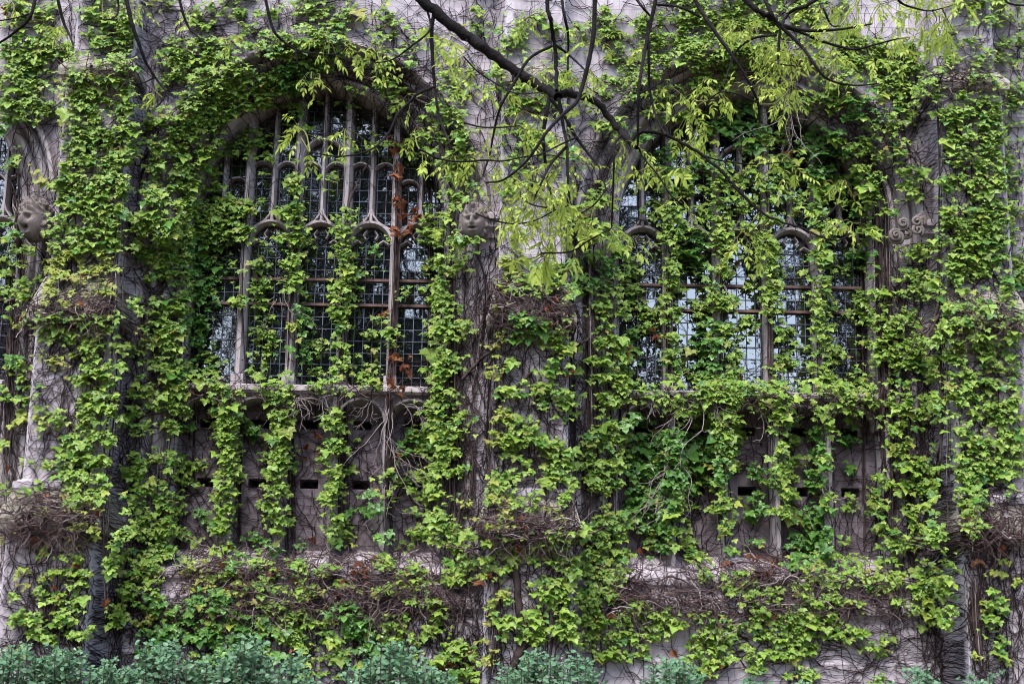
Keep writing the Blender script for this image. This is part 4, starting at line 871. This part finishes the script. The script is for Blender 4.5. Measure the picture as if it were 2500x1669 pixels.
# bark ridges on the main bough
mb_m, n_, l_, bs_ = M_bark, M_bark.node_tree.nodes, M_bark.node_tree.links, M_bark.node_tree.nodes['Principled BSDF']
nz_ = n_.new('ShaderNodeTexNoise'); nz_.inputs['Scale'].default_value = 60; nz_.inputs['Detail'].default_value = 8
tc_ = n_.new('ShaderNodeTexCoord'); l_.new(tc_.outputs['Object'], nz_.inputs['Vector'])
bp_ = n_.new('ShaderNodeBump'); bp_.inputs['Strength'].default_value = .8; bp_.inputs['Distance'].default_value = .01
l_.new(nz_.outputs['Fac'], bp_.inputs['Height']); l_.new(bp_.outputs[0], bs_.inputs['Normal'])
for b_ in branches[:2]:
    V, F = tubes([b_], 12); mk('bough', V - AL, F, M_bark, ash, True)
kn = []
for j, (a, l) in enumerate(((16, .035), (28, .05), (40, .02), (9, .02))):   # stubs and knots on the bough
    p = branches[0][0][a]; kn.append((np.stack([p, p + np.array([.01 * (-1) ** j, -.01, -l * .6]), p + np.array([.015 * (-1) ** j, -.02, -l * 1.3])]), np.array([.016, .010, .004])))
for b_ in branches[2:]:
    V, F = tubes([b_], 6); mk('branch', V - AL, F, M_bark, ash, True)
for b_ in kn:
    V, F = tubes([b_], 6); mk('branch_stub', V - AL, F, M_bark, ash, True)
# compound leaves: x y spread count [size]
LC = """20 10 30 3;107 75 30 4;150 88 26 4;250 15 36 4;300 30 30 3;345 25 22 3;475 42 26 4;560 108 22 4;385 235 18 3;130 62 20 3;800 105 28 5;850 118 36 5;930 130 32 5;865 152 28 3;760 192 32 5;930 178 20 3 1.3;725 325 34 5;842 332 30 4;830 362 20 2;1012 330 24 3;1010 240 22 2 1.2;1030 385 26 3;735 350 30 4;780 190 16 2
1060 85 34 5;1085 108 30 5 1.5;1110 125 20 3 1.4;1125 155 26 5;940 15 18 2 1.5;1130 190 26 3;1282 62 30 6;1340 185 36 5;1300 176 26 4;1190 232 30 5;1265 292 30 5;1190 335 26 4;1110 398 34 7;1160 400 30 6;1195 394 24 4;1215 432 22 3;1370 398 44 7;1400 420 34 5;1440 190 34 6;1420 205 24 3;1520 368 36 7;1550 438 34 6;1630 235 34 6;1690 290 38 8;1700 330 30 6;1660 362 24 4;1745 238 34 6;1720 204 24 3;1725 340 16 2 1.9;1670 405 20 3 1.6;1480 100 30 4;1580 120 30 3;1420 100 26 3;1350 340 30 5;1320 310 28 4;1290 330 24 3;1410 280 24 3
1230 520 34 6;1265 470 38 8;1300 498 44 9;1240 505 30 6;1250 545 30 5;1340 540 44 8;1400 528 38 7;1450 520 34 6;1420 560 34 6;1350 590 28 4;1330 638 24 3 1.6;1300 650 20 2 1.8;1400 628 18 2 1.8;1345 625 22 3 1.3;1310 575 36 6;1255 565 24 3;1462 592 22 3 1.4;1540 590 24 4;1370 575 30 5;1285 640 14 1 1.8;1330 505 40 7;1380 490 34 6;1290 440 30 5;1330 455 30 5
1850 95 36 6;1870 110 38 8;1900 130 40 9;1930 160 36 8;1950 122 32 6;1860 145 30 6;1935 215 38 9;1922 240 30 7;1890 220 22 4;1855 235 28 6;1765 75 30 5;1825 52 26 5;1790 60 26 4;2030 40 44 9;2062 56 34 7;2100 18 42 8;2150 32 44 9;2190 20 34 6;2190 85 34 6;2215 115 30 5;2180 135 24 4;2240 15 34 7;2262 60 40 8;2280 78 34 6;2310 65 30 5;2300 22 34 6;2340 6 34 5;1990 115 36 6;2030 132 30 5;2130 155 26 4;2040 160 28 4;2490 22 22 3;2420 5 22 2;2330 90 22 3 1.3;2000 30 30 5;1890 180 30 5
2030 560 36 7;2082 560 30 6;1845 600 30 5;1830 580 24 4;1920 400 36 7;2060 455 26 4;1860 402 34 6;1650 500 30 4;1800 590 24 3;1960 140 26 4;1700 260 26 4;1765 240 24 4;1490 556 24 4;1610 425 24 4;1580 390 24 4"""
lp, lt, ln, ls = [], [], [], []; rach = []
allc = np.concatenate([k[0] for k in knots]); allP = np.concatenate([k[1] for k in knots])
for q in LC.replace('\n', ';').split(';'):
    a = list(map(float, q.split())); x, y, sp, n = a[:4]; sc_k = a[4] if len(a) > 4 else 1.0
    j = int(np.argmin((allc[:, 0] - x) ** 2 + (allc[:, 1] - y) ** 2)); src = allP[j]; yb = src[1] + rng.uniform(.02, .45)
    hub = W(np.array(x), np.array(y - sp * .5), np.array(yb))
    rach.append((smooth_curve(np.stack([src, (src + hub) / 2 + rng.normal(0, .02, 3), hub]), 8), np.linspace(.0045, .0028, 8)))
    for _ in range(int(n * 1.1 + .5)):
        px, py = x + rng.normal(0, sp * .55), y + rng.normal(0, sp * .5)
        base = W(np.array(px), np.array(py), np.array(yb + rng.normal(0, .06)))
        d = base - hub; d = d / (np.linalg.norm(d) + 1e-6) + np.array([rng.normal(0, .5), rng.normal(0, .5), -.25]); d /= np.linalg.norm(d)
        L = rng.uniform(.06, .10) * (1 if sc_k == 1 else 1.15); nl = int(rng.integers(2, 5)); z_up = np.array([rng.normal(0, .4), rng.normal(0, .4), 1.0])
        side = np.cross(d, z_up); side /= np.linalg.norm(side)
        rach.append((smooth_curve(np.stack([hub, (hub + base) / 2 + np.array([0, 0, .015]), base, base + d * L]), 8), .0016))
        for k in range(nl):
            f = (k + .4) / nl
            for s in (-1, 1):
                lp.append(base + d * L * f); lt.append(side * s * rng.uniform(.6, .95) + d * rng.uniform(.35, .7) + np.array([0, 0, -rng.uniform(.0, .6)])); ln.append(z_up + rng.normal(0, .3, 3)); ls.append(rng.uniform(.028, .046) * sc_k)
        lp.append(base + d * L); lt.append(d + np.array([0, 0, -.25])); ln.append(z_up); ls.append(rng.uniform(.034, .05) * sc_k)
V, F = tubes(rach, 4); mk('leaf_stalks', V - AL, F, plain('green_stalk', (.22, .24, .05), .6), ash)
V, F = place(OVAL_T, np.array(lp), np.array(lt), np.array(ln), np.array(ls)); mk('leaflets', V - AL, F, M_ash, ash, True)

# ------------------------------------------------------------------ shrubs along the foot of the wall
SH = [(45, 1560, 75, 40, 'low blue green shrub at the left end of the row below the wall'), (165, 1578, 75, 42, 'bushy blue green shrub below the foot of the leftmost buttress'),
      (300, 1600, 80, 40, 'low spreading shrub with small round leaves left of the tall peak'), (410, 1556, 90, 50, 'tall full shrub with pale upper leaves below the leaf column left of the panels'),
      (525, 1590, 70, 36, 'shrub filling the dip between the two taller bushes'), (600, 1552, 62, 40, 'upright shrub with one peaked top under the first panels'),
      (722, 1592, 34, 20, 'slim single shrub standing apart under the middle panels'), (955, 1560, 80, 46, 'wide shrub with two pointed tops and white flowers'),
      (1070, 1612, 60, 26, 'low shrub just left of the middle buttress'), (1310, 1580, 88, 50, 'large shrub in front of the foot of the middle buttress'),
      (1410, 1592, 50, 24, 'shrub leaning right of the middle buttress foot'), (1645, 1600, 78, 46, 'round shrub standing alone below the second window'),
      (1860, 1648, 60, 18, 'very low shrub tips below the bank of ivy'), (1960, 1652, 60, 18, 'short shrub with broad pale leaves near the pale masonry'),
      (2265, 1612, 46, 20, 'small shrub with white petals in front of the pale wall'), (2385, 1636, 50, 20, 'small low shrub at the right end of the row'),
      (850, 1632, 60, 20, 'sprawling shrub tips left of the white flowered bush'), (2170, 1655, 40, 10, 'thin shrub shoots in the gap before the pale wall')]
for x, ytop, hw, ns, label in SH:
    yy = -1.9 + rng.uniform(-.25, .25); tp = W(np.array(float(x)), np.array(float(ytop)), np.array(yy)); m = (yy - CAM[1]) / FPX
    root = empty('shrub', (tp[0], yy, 0)); tag(root, label, 'shrub', 'shrubs in a row below the wall'); RL = np.array(root.location)
    st, lp, lt, ln, ls, fw = [], [], [], [], [], []
    for k in range(ns):
        ox = rng.uniform(-1, 1); h = tp[2] * (1 - .22 * abs(ox) ** 1.7 * rng.uniform(.4, 1.2)) - abs(rng.normal(0, .14)) * (0 if k < 2 else 1)
        tipp = np.array([tp[0] + ox * hw * m, yy + rng.uniform(-.35, .35), h])
        bp_2 = np.array([tp[0] + ox * hw * m * .35, yy + rng.uniform(-.15, .15), 0.0])
        c = smooth_curve(np.stack([bp_2, (bp_2 + tipp) / 2 + rng.normal(0, .05, 3), tipp - [0, 0, .25], tipp]), 30); st.append((c, np.linspace(.008, .0022, 30)))
        side_a = rng.uniform(0, 6.28)
        for j in range(14, 30, 2):
            t = c[min(j + 1, 29)] - c[j - 1]; t /= np.linalg.norm(t); side_a += 1.6
            for s in (0, math.pi):
                a = side_a + s + rng.normal(0, .3); o_ = np.array([math.cos(a), math.sin(a), 0])
                if rng.uniform() < .12: continue
                young = (29 - j) / 16
                lp.append(c[j] + o_ * .008); lt.append(o_ + t * (.75 - .5 * young) + np.array([0, 0, rng.normal(0, .22)])); ln.append(t * .7 + np.array([0, -.7, .1]) + rng.normal(0, .4, 3)); ls.append(rng.uniform(.042, .075) * (.55 + .5 * min(1, young * 3)))
            if rng.uniform() < .4:             # side twig with a few leaves
                a = rng.uniform(0, 6.28); o_ = np.array([math.cos(a), math.sin(a), .5]); L = rng.uniform(.06, .16); e = c[j] + o_ * L; st.append((np.stack([c[j], (c[j] + e) / 2, e]), .0025))
                for q in range(4):
                    b = rng.uniform(0, 6.28); lp.append(c[j] + o_ * L * (q + 1) / 4); lt.append(np.array([math.cos(b), math.sin(b), .2]) + o_ * .4); ln.append(np.array([rng.normal(0, .4), -.7 + rng.normal(0, .4), .8])); ls.append(rng.uniform(.035, .065))
        if rng.uniform() < (.25 if 'white' in label else .05): fw.append(tipp + rng.normal(0, .03, 3))
    V, F = tubes(st, 4); mk('stems', V - RL, F, M_sstem, root)
    V, F = place(ROUND_T, np.array(lp), np.array(lt), np.array(ln), np.array(ls)); mk('leaves', V - RL, F, M_shrub, root)
    if fw:
        P = np.repeat(np.array(fw), 5, 0); n = len(P); V, F = place(ROUND_T, P, rng.normal(0, 1, (n, 3)) + [0, -.4, .5], rng.normal(0, 1, (n, 3)), np.full(n, .02)); mk('flowers', V - RL, F, M_flower, root)

# ------------------------------------------------------------------ trees across the lawn, behind the viewer, which the glass mirrors
def far_tree(x, y, h, rad, n, label, th=.3):
    root = empty('broadleaf_tree', (x, y, 0)); tag(root, label, 'tree', 'trees across the lawn')
    cv_ = [(smooth_curve(np.array([[0, 0, 0], [.2, .1, h * .3], [0, 0, h * .6], [.1, 0, h * .92]]), 16), np.linspace(th, .04, 16))]
    cen = []
    for k in range(26):
        a = rng.uniform(0, 6.28); z0 = h * rng.uniform(.3, .8); q = rad * rng.uniform(.35, 1); e = np.array([math.cos(a) * q, math.sin(a) * q, min(h, z0 + h * rng.uniform(.08, .25))])
        cv_.append((smooth_curve(np.array([[0, 0, z0], e * .5 + np.array([0, 0, z0 * .5 + .4]), e]), 10), np.linspace(th * .35, .02, 10))); cen += [e, e * .7 + np.array([0, 0, z0 * .3])]
    V, F = tubes(cv_, 6); mk('trunk', V, F, M_bark, root, True)
    cen = np.array(cen); k = rng.integers(0, len(cen), n); P = cen[k] + rng.normal(0, rad * .16, (n, 3))
    V, F = place(ROUND_T, P, rng.normal(0, 1, (n, 3)) + [0, 0, -.6], rng.normal(0, 1, (n, 3)), rng.uniform(.25, .5, n)); mk('crown', V, F, M_far, root)
for a in ((-13.5, -30, 20, 4.5, 6000, 'tall broadleaf tree across the lawn facing the leftmost buttress'), (-6.6, -31, 24, 4.8, 7000, 'tall loose crowned tree across the lawn facing the first window'), (-4.5, -29, 12, 5, 7000, 'dense low tree across the lawn facing the first window'), (.6, -30, 15, 3.5, 5000, 'shorter tree across the lawn facing the middle buttress'), (3.9, -31, 21, 1.7, 1500, 'slender tree across the lawn facing the first light of the second window'),
          (12.6, -30, 22, 3.3, 5500, 'tall tree across the lawn facing the far end of the hall'), (7, -32, 10.5, 4, 5000, 'low round tree across the lawn facing the second window'), (19, -31, 19, 4.5, 5000, 'wide tree beyond the far end of the lawn'), (-22, -31, 19, 5, 5000, 'wide tree beyond the near end of the lawn')):
    far_tree(*a)
